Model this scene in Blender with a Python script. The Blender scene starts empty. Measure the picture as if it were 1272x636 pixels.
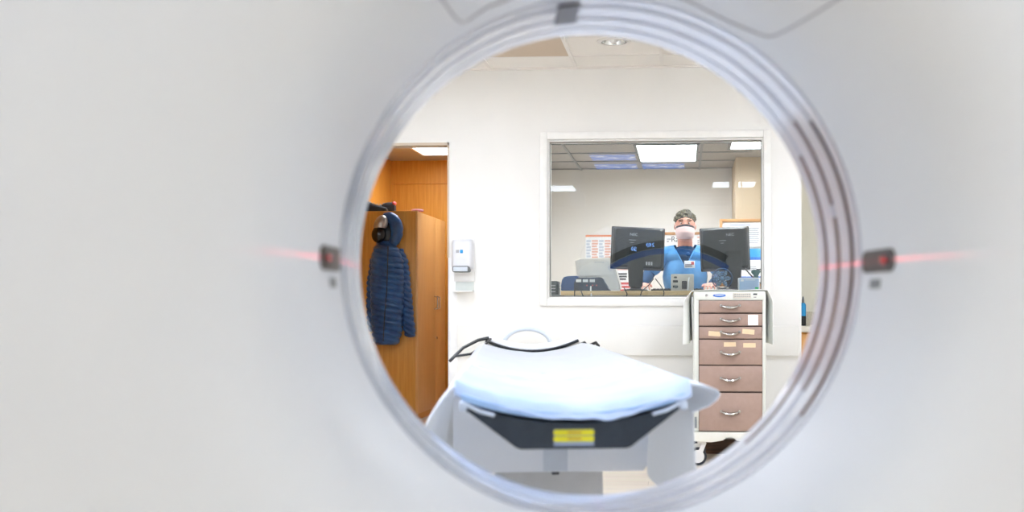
import bpy, bmesh, math, random
from mathutils import Vector, Matrix, noise
random.seed(7)
PI = math.pi
sc = bpy.context.scene
COL = sc.collection

# ------------------------------------------------------------------ camera frame
W, HP = 1272, 636
F, CX, CY, CH = 1393.0, 753.0, 385.0, 0.97          # focal (px), principal point, camera height
TH = math.radians(3.98)                             # camera yaw against the room
cam_d = bpy.data.cameras.new('camera'); cam = bpy.data.objects.new('camera', cam_d); COL.objects.link(cam)
cam.location = (0, 0, CH); cam.rotation_euler = (PI/2, 0, TH)
cam_d.sensor_width = 36; cam_d.lens = 36*F/W
cam_d.shift_x = (W/2-CX)/W; cam_d.shift_y = (CY-HP/2)/W
cam_d.clip_start = .02
cam_d.dof.use_dof = True; cam_d.dof.focus_distance = 7.6; cam_d.dof.aperture_fstop = 3.3
sc.camera = cam

def ray(px, py):
    a, b = (px-CX)/F, (CY-py)/F
    return Vector((-math.sin(TH)+a*math.cos(TH), math.cos(TH)+a*math.sin(TH), b))
def at(px, py, Y):
    d = ray(px, py); return Vector((0, 0, CH)) + d*(Y/d.y)
def atz(px, py, z):
    d = ray(px, py); return Vector((0, 0, CH)) + d*((z-CH)/d.z)
def X(px, Y): return at(px, CY, Y).x
def Z(py, Y, px=CX): return at(px, py, Y).z

# ------------------------------------------------------------------ materials
def lin(c):
    return tuple(((v/255)/12.92 if v/255 <= .04045 else ((v/255+.055)/1.055)**2.4) for v in c)
MATS = {}
def mat(name, rgb, rough=.5, metal=0, rgb2=None, scale=20, stretch=(1, 1, 1), bump=0, bscale=None, spec=.5, coat=0,
        trans=0, detail=3, contrast=(.35, .65), sheen=0, sss=0):
    if name in MATS: return MATS[name]
    m = bpy.data.materials.new(name); m.use_nodes = True
    n, l = m.node_tree.nodes, m.node_tree.links
    b = n['Principled BSDF']
    b.inputs['Roughness'].default_value = rough; b.inputs['Metallic'].default_value = metal
    b.inputs['Specular IOR Level'].default_value = spec
    b.inputs['Coat Weight'].default_value = coat
    b.inputs['Transmission Weight'].default_value = trans
    b.inputs['Sheen Weight'].default_value = sheen
    c1 = (*lin(rgb), 1); c2 = (*lin(rgb2 if rgb2 else tuple(max(0, v-4) for v in rgb)), 1)
    tc = n.new('ShaderNodeTexCoord'); mp = n.new('ShaderNodeMapping'); mp.inputs['Scale'].default_value = stretch
    l.new(tc.outputs['Object'], mp.inputs['Vector'])
    no = n.new('ShaderNodeTexNoise'); no.inputs['Scale'].default_value = scale; no.inputs['Detail'].default_value = detail
    l.new(mp.outputs[0], no.inputs['Vector'])
    r = n.new('ShaderNodeValToRGB')
    r.color_ramp.elements[0].position, r.color_ramp.elements[1].position = contrast
    r.color_ramp.elements[0].color = c1; r.color_ramp.elements[1].color = c2
    l.new(no.outputs['Fac'], r.inputs[0]); l.new(r.outputs[0], b.inputs['Base Color'])
    if bump:
        nb = n.new('ShaderNodeTexNoise'); nb.inputs['Scale'].default_value = bscale or scale; nb.inputs['Detail'].default_value = 4
        l.new(mp.outputs[0], nb.inputs['Vector'])
        bp = n.new('ShaderNodeBump'); bp.inputs['Strength'].default_value = bump; bp.inputs['Distance'].default_value = .01
        l.new(nb.outputs['Fac'], bp.inputs['Height']); l.new(bp.outputs[0], b.inputs['Normal'])
    MATS[name] = m; return m
def emis(name, rgb, strength):
    m = bpy.data.materials.new(name); m.use_nodes = True
    n, l = m.node_tree.nodes, m.node_tree.links
    n.remove(n['Principled BSDF'])
    e = n.new('ShaderNodeEmission'); e.inputs[0].default_value = (*lin(rgb), 1); e.inputs[1].default_value = strength
    l.new(e.outputs[0], n['Material Output'].inputs[0]); MATS[name] = m; return m

M_wall = mat('wall_paint', (238, 237, 234), .75, rgb2=(235, 234, 231), scale=3, bump=.03, bscale=220)
M_wallr = mat('alcove_paint', (230, 228, 214), .8, rgb2=(226, 224, 210), scale=3, bump=.03, bscale=220)
M_wallc = mat('control_paint', (226, 222, 218), .85, rgb2=(222, 218, 214), scale=2)
M_tan = mat('tan_wall', (196, 176, 150), .8, scale=2)
M_ceil = mat('ceiling_tile', (242, 239, 235), .9, rgb2=(232, 227, 221), scale=180, contrast=(.5, .72), bump=.15, bscale=300)
M_ceilt = mat('ceiling_tile_tan', (206, 190, 172), .9, rgb2=(196, 180, 162), scale=160, contrast=(.5, .7))
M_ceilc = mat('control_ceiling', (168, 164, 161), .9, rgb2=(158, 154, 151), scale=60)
M_bar = mat('tee_bar', (236, 232, 228), .5)
M_rail = mat('rail_plastic', (234, 233, 229), .45, rgb2=(231, 230, 226), scale=4)
M_white = mat('white_plastic', (240, 240, 240), .35)
M_frame = mat('window_frame_paint', (226, 224, 216), .4)
M_base = mat('dark_base', (54, 36, 26), .5, rgb2=(96, 66, 44), scale=6, stretch=(1, 8, 30))
M_gantry = mat('gantry_cover', (216, 219, 222), .42, rgb2=(214, 217, 221), scale=2, spec=.4)
M_liner = mat('bore_liner', (226, 229, 237), .12, rgb2=(200, 204, 214), scale=3, spec=.6, coat=.5)
M_seamg = mat('grey_seam', (160, 166, 180), .35)
M_seam2 = mat('panel_seam', (172, 172, 178), .5)
M_brown = mat('bronze_seam', (104, 74, 60), .35, rgb2=(62, 44, 52), scale=5)
M_dark = mat('dark_plastic', (48, 42, 44), .35, rgb2=(60, 52, 52), scale=30)
M_black = mat('black_plastic', (26, 28, 30), .4, rgb2=(32, 34, 36), scale=40)
M_carbon = mat('carbon_shell', (34, 42, 50), .55, rgb2=(42, 50, 58), scale=30)
M_pink = mat('red_lens', (150, 40, 44), .15)
M_body = mat('table_body', (238, 242, 250), .4, rgb2=(236, 240, 248), scale=3)
M_ped = mat('pedestal_grey', (178, 180, 184), .45)
M_yel = mat('yellow_print', (232, 220, 30), .5)
M_lab = mat('label_grey', (150, 160, 180), .5)
M_wood = mat('oak_laminate', (214, 154, 62), .45, rgb2=(198, 134, 44), scale=6, stretch=(10, 10, .5), contrast=(.3, .7))
M_woodd = mat('oak_door', (222, 172, 108), .4, rgb2=(212, 158, 92), scale=6, stretch=(10, 10, .5), contrast=(.3, .7))
M_woodl = mat('maple_edge', (220, 190, 140), .4, rgb2=(208, 176, 126), scale=6, stretch=(1, 10, 10))
M_frw = mat('oak_frame', (190, 140, 84), .45, rgb2=(176, 124, 70), scale=8)
M_steel = mat('brushed_steel', (196, 192, 186), .25, 1)
M_cart = mat('cart_white', (226, 228, 220), .4, rgb2=(222, 225, 217), scale=3)
M_mauve = mat('mauve_drawer', (164, 138, 126), .5, rgb2=(160, 134, 122), scale=40, bump=.03, bscale=300)
M_tape = mat('masking_tape', (232, 206, 170), .7)
M_paper = mat('paper', (240, 240, 242), .8)
M_blue = mat('blue_print', (38, 104, 196), .4)
M_cyan = mat('cyan_print', (30, 150, 210), .4)
M_lblue = mat('pale_blue_print', (176, 206, 240), .5)
M_green = mat('green_print', (30, 186, 110), .4)
M_orange = mat('orange_print', (226, 132, 84), .6)
M_red = mat('red_print', (206, 90, 90), .6)
M_ink = mat('ink', (60, 62, 70), .6)
M_greyp = mat('grey_print', (170, 172, 178), .6)
M_rubber = mat('rubber', (44, 48, 58), .6)
M_grey = mat('mid_grey', (120, 124, 126), .5)
M_mon = mat('monitor_case', (30, 29, 23), .38, rgb2=(36, 34, 28), scale=50)
M_beige = mat('beige_case', (214, 208, 198), .5)
M_skin = mat('skin', (214, 158, 138), .5, rgb2=(200, 138, 120), scale=14, spec=.35)
M_scrub = mat('scrub_blue', (94, 156, 208), .85, rgb2=(82, 144, 198), scale=9, bump=.2, bscale=14, sheen=.2)
M_navy = mat('navy_cloth', (30, 68, 104), .85, rgb2=(24, 58, 92), scale=12, bump=.2, bscale=25)
M_hair = mat('curly_hair', (40, 36, 28), .7, rgb2=(142, 134, 108), scale=85, contrast=(.5, .7), bump=.8, bscale=70)
M_mask = mat('mask_cloth', (228, 196, 190), .85)
M_puff = mat('puffer_nylon', (28, 66, 116), .3, rgb2=(44, 90, 144), scale=14, bump=.35, bscale=30, sheen=.1)
M_silver = mat('silver_lining', (176, 170, 164), .3, .6)
M_bblue = mat('blue_bin', (36, 84, 140), .45)
M_teal = mat('teal_plastic', (40, 96, 92), .5)
M_sheet = mat('white_sheet', (232, 234, 240), .9, rgb2=(228, 231, 238), scale=5, bump=.25, bscale=11)
M_pad = mat('blue_pad', (176, 194, 222), .85, rgb2=(192, 206, 227), scale=6, bump=.3, bscale=16)
M_tube = mat('pale_tube', (206, 214, 224), .35)
M_counter = mat('counter_laminate', (232, 228, 216), .4)
M_speck = mat('speckled_backsplash', (206, 200, 184), .5, rgb2=(150, 140, 120), scale=160, contrast=(.55, .7))
M_light = emis('troffer_light', (235, 243, 255), 8.5)
M_lightf = emis('added_table_light', (235, 243, 255), 13.0)  # for the added panels that brighten window wall and bed
M_lights = emis('added_side_light', (233, 242, 255), 54.0)  # for the added side panels that brighten the table front
M_lightc = emis('control_troffer_light', (248, 249, 255), 18.5)
M_lighta = emis('alcove_troffer_light', (244, 248, 255), 12)
M_digit = emis('lit_digits', (120, 170, 255), 14)
M_barlit = emis('lit_blue_arc', (22, 84, 170), 2.2)

def sheet_mat(name, rgb, tr):
    m = mat(name, rgb, .9, rgb2=tuple(v-4 for v in rgb), scale=5, bump=.25, bscale=11)
    n, l = m.node_tree.nodes, m.node_tree.links
    t = n.new('ShaderNodeBsdfTranslucent'); t.inputs[0].default_value = (*lin(rgb), 1)
    mx = n.new('ShaderNodeMixShader'); mx.inputs[0].default_value = tr
    l.new(n['Principled BSDF'].outputs[0], mx.inputs[1]); l.new(t.outputs[0], mx.inputs[2])
    l.new(mx.outputs[0], n['Material Output'].inputs[0]); return m
M_sheet = sheet_mat('thin_white_sheet', (230, 232, 235), .4)
M_cover = mat('white_cover_cloth', (246, 246, 244), .9, scale=5, bump=.2, bscale=14)

def floor_mat():
    m = bpy.data.materials.new('floor_vinyl'); m.use_nodes = True
    n, l = m.node_tree.nodes, m.node_tree.links; b = n['Principled BSDF']
    tc = n.new('ShaderNodeTexCoord'); br = n.new('ShaderNodeTexBrick')
    br.offset = .5; br.inputs['Scale'].default_value = 1.0
    br.inputs['Brick Width'].default_value = .9; br.inputs['Row Height'].default_value = .15; br.inputs['Mortar Size'].default_value = .002
    br.inputs['Color1'].default_value = (*lin((226, 214, 196)), 1); br.inputs['Color2'].default_value = (*lin((214, 200, 180)), 1)
    br.inputs['Mortar'].default_value = (*lin((176, 160, 140)), 1)
    l.new(tc.outputs['Object'], br.inputs['Vector'])
    no = n.new('ShaderNodeTexNoise'); no.inputs['Scale'].default_value = 4
    mp = n.new('ShaderNodeMapping'); mp.inputs['Scale'].default_value = (1, 14, 1)
    l.new(tc.outputs['Object'], mp.inputs[0]); l.new(mp.outputs[0], no.inputs['Vector'])
    mx = n.new('ShaderNodeMix'); mx.data_type = 'RGBA'; mx.blend_type = 'MULTIPLY'; mx.inputs[0].default_value = .25
    l.new(br.outputs[0], mx.inputs[6]); l.new(no.outputs['Color'], mx.inputs[7]); l.new(mx.outputs[2], b.inputs['Base Color'])
    b.inputs['Roughness'].default_value = .3; return m
M_floor = floor_mat()

def glass_mat():
    m = bpy.data.materials.new('window_glass'); m.use_nodes = True
    n, l = m.node_tree.nodes, m.node_tree.links; n.remove(n['Principled BSDF'])
    t = n.new('ShaderNodeBsdfTransparent'); t.inputs[0].default_value = (.93, .96, .95, 1)
    g = n.new('ShaderNodeBsdfGlossy'); g.inputs['Roughness'].default_value = .0
    fr = n.new('ShaderNodeFresnel'); fr.inputs[0].default_value = 1.6
    mx = n.new('ShaderNodeMixShader')
    l.new(fr.outputs[0], mx.inputs[0]); l.new(t.outputs[0], mx.inputs[1]); l.new(g.outputs[0], mx.inputs[2])
    l.new(mx.outputs[0], n['Material Output'].inputs[0]); return m
M_glass = glass_mat()

def sky_mat():
    m = bpy.data.materials.new('sky_picture_panel'); m.use_nodes = True
    n, l = m.node_tree.nodes, m.node_tree.links; n.remove(n['Principled BSDF'])
    tc = n.new('ShaderNodeTexCoord'); no = n.new('ShaderNodeTexNoise'); no.inputs['Scale'].default_value = 7; no.inputs['Detail'].default_value = 5
    l.new(tc.outputs['Object'], no.inputs['Vector'])
    r = n.new('ShaderNodeValToRGB'); r.color_ramp.elements[0].position = .50; r.color_ramp.elements[1].position = .68
    r.color_ramp.elements[0].color = (*lin((46, 118, 215)), 1); r.color_ramp.elements[1].color = (1, 1, 1, 1)
    l.new(no.outputs['Fac'], r.inputs[0])
    e = n.new('ShaderNodeEmission'); e.inputs[1].default_value = 6
    l.new(r.outputs[0], e.inputs[0]); l.new(e.outputs[0], n['Material Output'].inputs[0]); return m
M_sky = sky_mat()

# ------------------------------------------------------------------ object helpers
def bmn(): return bmesh.new()
def link(name, bm, m, parent=None, local=False, ang=35, recalc=True):
    """bm is authored in world coordinates (or in the parent's own frame when local)."""
    if recalc: bmesh.ops.recalc_face_normals(bm, faces=bm.faces)
    me = bpy.data.meshes.new(name)
    loc = Vector((0, 0, 0))
    if parent is not None:
        if not local: bm.transform(PM[parent.name].inverted())
    else:
        xs = [v.co for v in bm.verts]
        lo = Vector((min(v.x for v in xs), min(v.y for v in xs), min(v.z for v in xs)))
        hi = Vector((max(v.x for v in xs), max(v.y for v in xs), max(v.z for v in xs)))
        loc = Vector(((lo.x+hi.x)/2, (lo.y+hi.y)/2, lo.z)); bm.transform(Matrix.Translation(-loc))
    bm.to_mesh(me); bm.free()
    for p in me.polygons: p.use_smooth = True
    me.set_sharp_from_angle(angle=math.radians(ang))
    for q in (m if isinstance(m, (list, tuple)) else [m]): me.materials.append(q)
    o = bpy.data.objects.new(name, me); COL.objects.link(o); o.location = loc
    if parent is not None:
        o.parent = parent; PM[o.name] = PM[parent.name]
    else: PM[o.name] = Matrix.Translation(loc)
    return o
PM = {}
def tag(o, label, cat=None, group=None, kind=None):
    o['label'] = label
    if cat: o['category'] = cat
    if group: o['group'] = group
    if kind: o['kind'] = kind
    return o
def thing(name, label, cat, loc=(0, 0, 0), rz=0, group=None):
    o = bpy.data.objects.new(name, None); COL.objects.link(o)
    o.location = loc; o.rotation_euler = (0, 0, rz); o.empty_display_size = .05
    PM[o.name] = Matrix.Translation(loc) @ Matrix.Rotation(rz, 4, 'Z')
    return tag(o, label, cat, group)
def struct(name, bm, m, label, parent=None):
    o = link(name, bm, m, parent)
    if parent is None: tag(o, label, 'room', kind='structure')
    return o
def box(bm, lo, hi, bev=0, seg=2):
    lo, hi = Vector(lo), Vector(hi)
    lo, hi = Vector(map(min, lo, hi)), Vector(map(max, lo, hi))
    r = bmesh.ops.create_cube(bm, size=1); vs = r['verts']
    for v in vs: v.co = Vector((lo[i]+(v.co[i]+.5)*(hi[i]-lo[i]) for i in range(3)))
    if bev:
        es = {e for v in vs for e in v.link_edges}
        bmesh.ops.bevel(bm, geom=list(es), offset=bev, segments=seg, affect='EDGES', profile=.5)
    return bm
def B(lo, hi, bev=0, seg=2): return box(bmn(), lo, hi, bev, seg)
def frame_axes(d):
    d = d.normalized(); a = Vector((0, 0, 1)) if abs(d.z) < .9 else Vector((1, 0, 0))
    u = d.cross(a).normalized(); return u, d.cross(u).normalized()
def tube(bm, pts, r, seg=10, caps=True, radii=None, flat=1):
    pts = [Vector(p) for p in pts]; rings = []
    u = None
    for i, p in enumerate(pts):
        d = (pts[min(i+1, len(pts)-1)]-pts[max(i-1, 0)])
        if u is None: u, v = frame_axes(d)
        else:
            dn = d.normalized(); u = (u-dn*u.dot(dn)).normalized(); v = dn.cross(u)
        rr = radii[i] if radii else r
        rings.append([bm.verts.new(p+u*math.cos(2*PI*k/seg)*rr+v*math.sin(2*PI*k/seg)*rr*flat) for k in range(seg)])
    skin_rings(bm, rings, caps); return bm
def skin_rings(bm, rings, caps=True, closed=True):
    n = len(rings[0])
    for a, b in zip(rings, rings[1:]):
        for k in range(n if closed else n-1):
            bm.faces.new((a[k], a[(k+1) % n], b[(k+1) % n], b[k]))
    if caps and closed:
        bm.faces.new(rings[0][::-1]); bm.faces.new(rings[-1])
def ell(bm, c, r, sub=2, rot=None):
    M = Matrix.Translation(Vector(c)) @ (rot.to_4x4() if rot else Matrix.Identity(4)) @ Matrix.Diagonal((*( (r,)*3 if isinstance(r, (int, float)) else r), 1))
    bmesh.ops.create_icosphere(bm, subdivisions=sub, radius=1, matrix=M); return bm
def cap(bm, a, b, ra, rb, seg=12):
    a, b = Vector(a), Vector(b)
    tube(bm, [a, b], 0, seg, radii=[ra, rb]); ell(bm, a, ra); ell(bm, b, rb); return bm
def prism(bm, poly, y0, y1, f=lambda a, y, b: (a, y, b)):
    """poly in (x, z) extruded along y."""
    A = [bm.verts.new(f(a, y0, b)) for a, b in poly]; C = [bm.verts.new(f(a, y1, b)) for a, b in poly]
    n = len(poly)
    for k in range(n): bm.faces.new((A[k], A[(k+1) % n], C[(k+1) % n], C[k]))
    bm.faces.new(A[::-1]); bm.faces.new(C); return bm
def lathe(bm, prof, c, axis='Z', seg=32, caps=True):
    rings = []
    for r, h in prof:
        ring = []
        for k in range(seg):
            a = 2*PI*k/seg; p = {'Z': (r*math.cos(a), r*math.sin(a), h), 'Y': (r*math.cos(a), h, r*math.sin(a)), 'X': (h, r*math.cos(a), r*math.sin(a))}[axis]
            ring.append(bm.verts.new(Vector(c)+Vector(p)))
        rings.append(ring)
    skin_rings(bm, rings, caps); return bm
def grid(bm, f, nu, nv):
    vs = [[bm.verts.new(f(i/nu, j/nv)) for j in range(nv+1)] for i in range(nu+1)]
    for i in range(nu):
        for j in range(nv): bm.faces.new((vs[i][j], vs[i+1][j], vs[i+1][j+1], vs[i][j+1]))
    return bm
def solid(bm, th):
    bmesh.ops.recalc_face_normals(bm, faces=bm.faces)
    bmesh.ops.solidify(bm, geom=bm.faces[:], thickness=th); return bm
def rrect(w, h, r, n=5):
    out = []
    for cx, cy, a0 in ((w/2-r, h/2-r, 0), (-w/2+r, h/2-r, 90), (-w/2+r, -h/2+r, 180), (w/2-r, -h/2+r, 270)):
        for k in range(n+1):
            a = math.radians(a0+90*k/n); out.append((cx+r*math.cos(a), cy+r*math.sin(a)))
    return out
def text_bm(body, size, M, depth=.001, font_bold=True):
    cu = bpy.data.curves.new('t', 'FONT'); cu.body = body; cu.size = size; cu.extrude = depth; cu.align_x = 'CENTER'; cu.align_y = 'CENTER'
    o = bpy.data.objects.new('t', cu); COL.objects.link(o)
    bpy.context.view_layer.update()
    me = bpy.data.meshes.new_from_object(o.evaluated_get(bpy.context.evaluated_depsgraph_get()))
    bpy.data.objects.remove(o); bpy.data.curves.remove(cu)
    bm = bmn(); bm.from_mesh(me); bpy.data.meshes.remove(me); bm.transform(M); return bm
def face_cam(p): return Matrix.Translation(Vector(p)) @ Matrix.Rotation(PI/2, 4, 'X')      # text read from -Y
def fuse(bm, voxel, smooth=6, fac=.5):
    """One continuous surface out of overlapping closed volumes."""
    me = bpy.data.meshes.new('f'); bm.to_mesh(me); bm.free()
    o = bpy.data.objects.new('f', me); COL.objects.link(o)
    r = o.modifiers.new('r', 'REMESH'); r.mode = 'VOXEL'; r.voxel_size = voxel; r.adaptivity = 0
    s = o.modifiers.new('s', 'SMOOTH'); s.factor = fac; s.iterations = smooth
    bpy.context.view_layer.update()
    m2 = bpy.data.meshes.new_from_object(o.evaluated_get(bpy.context.evaluated_depsgraph_get()))
    bpy.data.objects.remove(o); bpy.data.meshes.remove(me)
    out = bmn(); out.from_mesh(m2); bpy.data.meshes.remove(m2); return out

# ================================================================== ROOM SHELL
YW = 7.6; WT = .12                       # window wall (room face) and its thickness
YI = YW+WT
ZC, ZK = 2.62, 2.50                      # ceilings: scan room, control room
XL, XR, YN = -3.4, 3.0, -2.6
xJ = X(558, YW)                          # doorway right jamb
zH = Z(175, YW)                          # doorway head
xE = X(995.5, YW)                        # wall's free right end
wx0, wx1, wz0, wz1 = X(680, YW), X(948.5, YW), Z(371, YW), Z(173, YW)
YB, YA, YR = 12.2, 11.33, 8.6            # back of the control room, locker alcove, counter alcove
XP = -1.50                               # partition between locker alcove and control room
XA = -3.0
xD0 = -3.05                              # doorway left jamb

struct('floor', B((XL-.1, YN-.1, -.1), (XR+.1, YB+.2, 0)), M_floor, 'pale wood-look vinyl floor')
bm = bmn()
box(bm, (XL-.1, YW, 0), (xD0, YI, ZC)); box(bm, (xD0, YW, zH), (xJ, YI, ZC)); box(bm, (xJ, YW, 0), (wx0, YI, ZC))
box(bm, (wx0, YW, 0), (wx1, YI, wz0)); box(bm, (wx0, YW, wz1), (wx1, YI, ZC)); box(bm, (wx1, YW, 0), (xE, YI, ZC))
struct('wall_far', bm, M_wall, 'white painted wall holding the control room window')
struct('wall_left', B((XL-.1, YN, 0), (XL, YW, ZC)), M_wall, 'white left side wall')
struct('wall_right', B((XR, YN, 0), (XR+.1, YR, ZC)), M_wall, 'white right side wall')
struct('wall_near', B((XL-.1, YN-.1, 0), (XR+.1, YN, ZC)), M_wall, 'white wall behind the viewer')
struct('wall_alcove_back', B((xE-.12, YR, 0), (XR+.1, YR+.1, ZC)), M_wallr, 'ivory wall behind the counter')
struct('wall_alcove_side', B((xE-.12, YI, 0), (xE, YR, ZC)), M_wall, 'white return wall beside the counter')
pd = atz(762.5, 51.5, ZC); hh = .073; bm = bmn()
for a, c in (((XL-.1, YN-.1), (XR+.1, pd.y-hh)), ((XL-.1, pd.y+hh), (XR+.1, YR+.1)), ((XL-.1, pd.y-hh), (pd.x-hh, pd.y+hh)), ((pd.x+hh, pd.y-hh), (XR+.1, pd.y+hh))): box(bm, (*a, ZC), (*c, ZC+.1))
struct('ceiling', bm, M_ceil, 'white tiled ceiling of scan room')
# ceiling grid, 0.61 m pitch
gx0 = at(712, 76, 1).x; p = atz(712, 76, ZC); q = atz(822, 77, ZC); gx0, gx1 = p.x, q.x; pitch = gx1-gx0
gy0 = atz(760, 68.5, ZC).y
bm = bmn()
k = -8
while k < 9:
    x = gx0+k*pitch
    if XL < x < XR: box(bm, (x-.012, YN, ZC-.006), (x+.012, YW if x < xE else YR, ZC))
    k += 1
k = -18
while k < 3:
    y = gy0+k*.61
    if YN < y < YR: box(bm, (XL if y < YW else xE, y-.012, ZC-.005), (XR, y+.012, ZC))
    k += 1
box(bm, (XL, YW-.022, ZC-.012), (xE, YW, ZC))
struct('trim_1', bm, M_bar, 'white metal grid of the tiled ceiling')
t = link('ceiling_tile', B((gx0-pitch+.013, gy0-.598, ZC-.004), (gx0-.013, gy0-.013, ZC)), M_ceilt)  # one tile in a darker tan than its neighbours
tag(t, 'tan ceiling tile beside the recessed downlight tile', 'ceiling tile', kind='structure')
# control room + alcoves
struct('wall_control_back', B((XP, YB, 0), (XR, YB+.1, ZK+.1)), M_wallc, 'off-white back wall of the control room')
xt = X(914, 11.3)
struct('wall_control_return', B((xt, 11.3, 0), (XR, YB, ZK)), M_tan, 'tan wall return at right of the control room')  # wall section in a darker tan than the back wall
struct('wall_control_right', B((XR, YR+.1, 0), (XR+.1, YB+.1, ZK+.1)), M_wallc, 'right wall of the control room')
struct('wall_partition', B((XP-.1, YI, 0), (XP, YB, ZK)), M_wallc, 'partition between locker alcove and control room')
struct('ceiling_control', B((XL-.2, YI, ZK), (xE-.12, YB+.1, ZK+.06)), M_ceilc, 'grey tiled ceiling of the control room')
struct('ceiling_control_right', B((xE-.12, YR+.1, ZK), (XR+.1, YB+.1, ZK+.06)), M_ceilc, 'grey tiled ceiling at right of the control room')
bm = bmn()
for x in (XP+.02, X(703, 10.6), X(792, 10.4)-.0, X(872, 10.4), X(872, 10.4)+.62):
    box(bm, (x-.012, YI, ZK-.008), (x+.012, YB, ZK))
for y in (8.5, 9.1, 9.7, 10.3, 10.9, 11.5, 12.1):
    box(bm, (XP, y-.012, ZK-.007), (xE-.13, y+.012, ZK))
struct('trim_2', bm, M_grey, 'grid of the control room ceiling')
struct('wall_alcove_left', B((XA-.1, YI, 0), (XA, YA, ZK)), M_wood, 'oak panelled left wall of the locker alcove')
bm = B((XA-.1, YA, 0), (XP-.1, YA+.08, ZK)); box(bm, (XA, YA-.012, 2.26), (XP-.1, YA, 2.266))
struct('wall_locker_back', bm, M_wood, 'oak panelled back wall of the locker alcove')
# base boards, rail, corner guard
struct('baseboard_far', B((xJ+.02, YW-.012, 0), (xE, YW, .10), .002), M_base, 'dark brown base along window wall')
rz0, rz1 = Z(441.5, YW), Z(404.5, YW)
bm = B((X(568.5, YW), YW-.028, rz0), (X(992, YW), YW, rz1), .006, 3); box(bm, (X(568, YW), YW-.01, rz0-.012), (X(992.5, YW), YW, rz0))
struct('trim_3', bm, M_rail, 'wide white crash rail along window wall')
bm = B((xJ-.004, YW-.006, 0), (X(568, YW), YW, Z(319.5, YW)), .002); box(bm, (xJ-.006, YW-.006, 0), (xJ, YI, Z(319.5, YW)))
struct('trim_4', bm, M_white, 'white corner guard on the doorway edge')
bm = bmn(); box(bm, (xD0, YW-.004, zH-.018), (xJ, YI+.004, zH)); box(bm, (xJ-.012, YW-.004, Z(319.5, YW)), (xJ, YI+.004, zH))
struct('trim_5', bm, mat('beige_trim', (205, 190, 172), .6), 'beige lining of doorway head')
# window
bm = bmn(); fw = .022
def rect_frame(bm, x0, x1, z0, z1, w, y0, y1, bev=.003):
    box(bm, (x0-w, y0, z0-w), (x0, y1, z1+w), bev); box(bm, (x1, y0, z0-w), (x1+w, y1, z1+w), bev)
    box(bm, (x0, y0, z1), (x1, y1, z1+w), bev); box(bm, (x0, y0, z0-w), (x1, y1, z0), bev)
rect_frame(bm, wx0, wx1, wz0, wz1, .05, YW-.018, YW, .004)
rect_frame(bm, wx0+.012, wx1-.012, wz0+.012, wz1-.012, .012, YW+.0, YI)
win = struct('window_1', bm, mat('window_paint', (242, 241, 238), .45), 'white framed observation window of the control room')
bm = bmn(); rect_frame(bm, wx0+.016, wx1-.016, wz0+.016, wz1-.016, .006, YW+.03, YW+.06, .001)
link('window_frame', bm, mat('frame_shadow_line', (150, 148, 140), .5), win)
link('pane', B((wx0+.012, YW+.042, wz0+.012), (wx1-.012, YW+.0425, wz1-.012)), M_glass, win)

# ================================================================== LIGHTS
def troffer(x, y, z, w, d, m, label, group, rz=0, slats=0):
    t = thing('ceiling_light', label, 'ceiling light', (x, y, z), rz, group)
    bm = bmn(); e = .025
    for a, b in (((-w/2, -d/2), (w/2, -d/2+e)), ((-w/2, d/2-e), (w/2, d/2)), ((-w/2, -d/2+e), (-w/2+e, d/2-e)), ((w/2-e, -d/2+e), (w/2, d/2-e))):
        box(bm, (a[0], a[1], -.02), (b[0], b[1], 0), .003)
    for k in range(slats):
        y0 = -d/2+e+(d-2*e)*(k+1)/(slats+1); box(bm, (-w/2+e, y0-.003, -.018), (w/2-e, y0+.003, -.011))
    link('frame', bm, M_bar if m is not M_lightc else M_grey, t, local=True)
    link('diffuser', B((-w/2+e, -d/2+e, -.010), (w/2-e, d/2-e, -.004)), m, t, local=True)
    return t
def mirror_hit(px, py):
    p = atz(px, py, ZC); return p.x, 2*YW-p.y
ax, ay = mirror_hit(912, 226.5); bx, by = mirror_hit(688, 231.5)
GL = 'lit panels in the scan room ceiling'
for x, y, lab in ((ax, ay, 'lit ceiling panel above and right of the scanner'), (bx, by, 'lit ceiling panel left of the scanner'),
                  (-1.55, 5.9, 'added fill panel over the foot of the table at left'), (1.2, 5.9, 'added fill panel between table and drawer cart'),  # unseen pair added to brighten the window wall and bed
                  (2.0, 2.6, 'added fill panel at the far right of the scanner'), (-2.4, 2.6, 'added fill panel at the far left of the scanner'),  # unseen pair added as fill for table front and hanging sheet
                  (-2.5, -1.5, 'added fill panel behind the viewer at left'), (2.1, -1.5, 'added fill panel behind the viewer at right')):  # unseen pair added to light the gantry's near face
    troffer(x, y, ZC-.006, .6, 1.2 if y > 1.5 or y < 0 else .8, M_lightf if y > 5 else M_lights if y > 2.5 else M_light, lab, GL)
pA = atz(529, 177, ZK)
c0, c1 = atz(790, 177, ZK), atz(868, 198, ZK); cxm = (X(829, c0.y)+X(829, c1.y))/2
troffer(cxm, (c0.y+c1.y)/2, ZK-.007, .60, c1.y-c0.y, M_lightc, 'lit louvred ceiling panel seen through the top of the window', 'lit panels in the control room ceiling', 0, 7)
p = atz(946, 177.5, ZK); troffer(p.x, p.y-.35, ZK-.007, .6, 1.2, M_lightc, 'lit ceiling panel cut off at the window\'s top right corner', 'lit panels in the control room ceiling', 0, 7)
p = atz(558, 186, ZK); troffer(p.x-.02, p.y-.35, ZK, .6, 1.2, M_lighta, 'lit ceiling panel in the locker alcove', 'lit panels in the control room ceiling', 0, 7)
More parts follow.
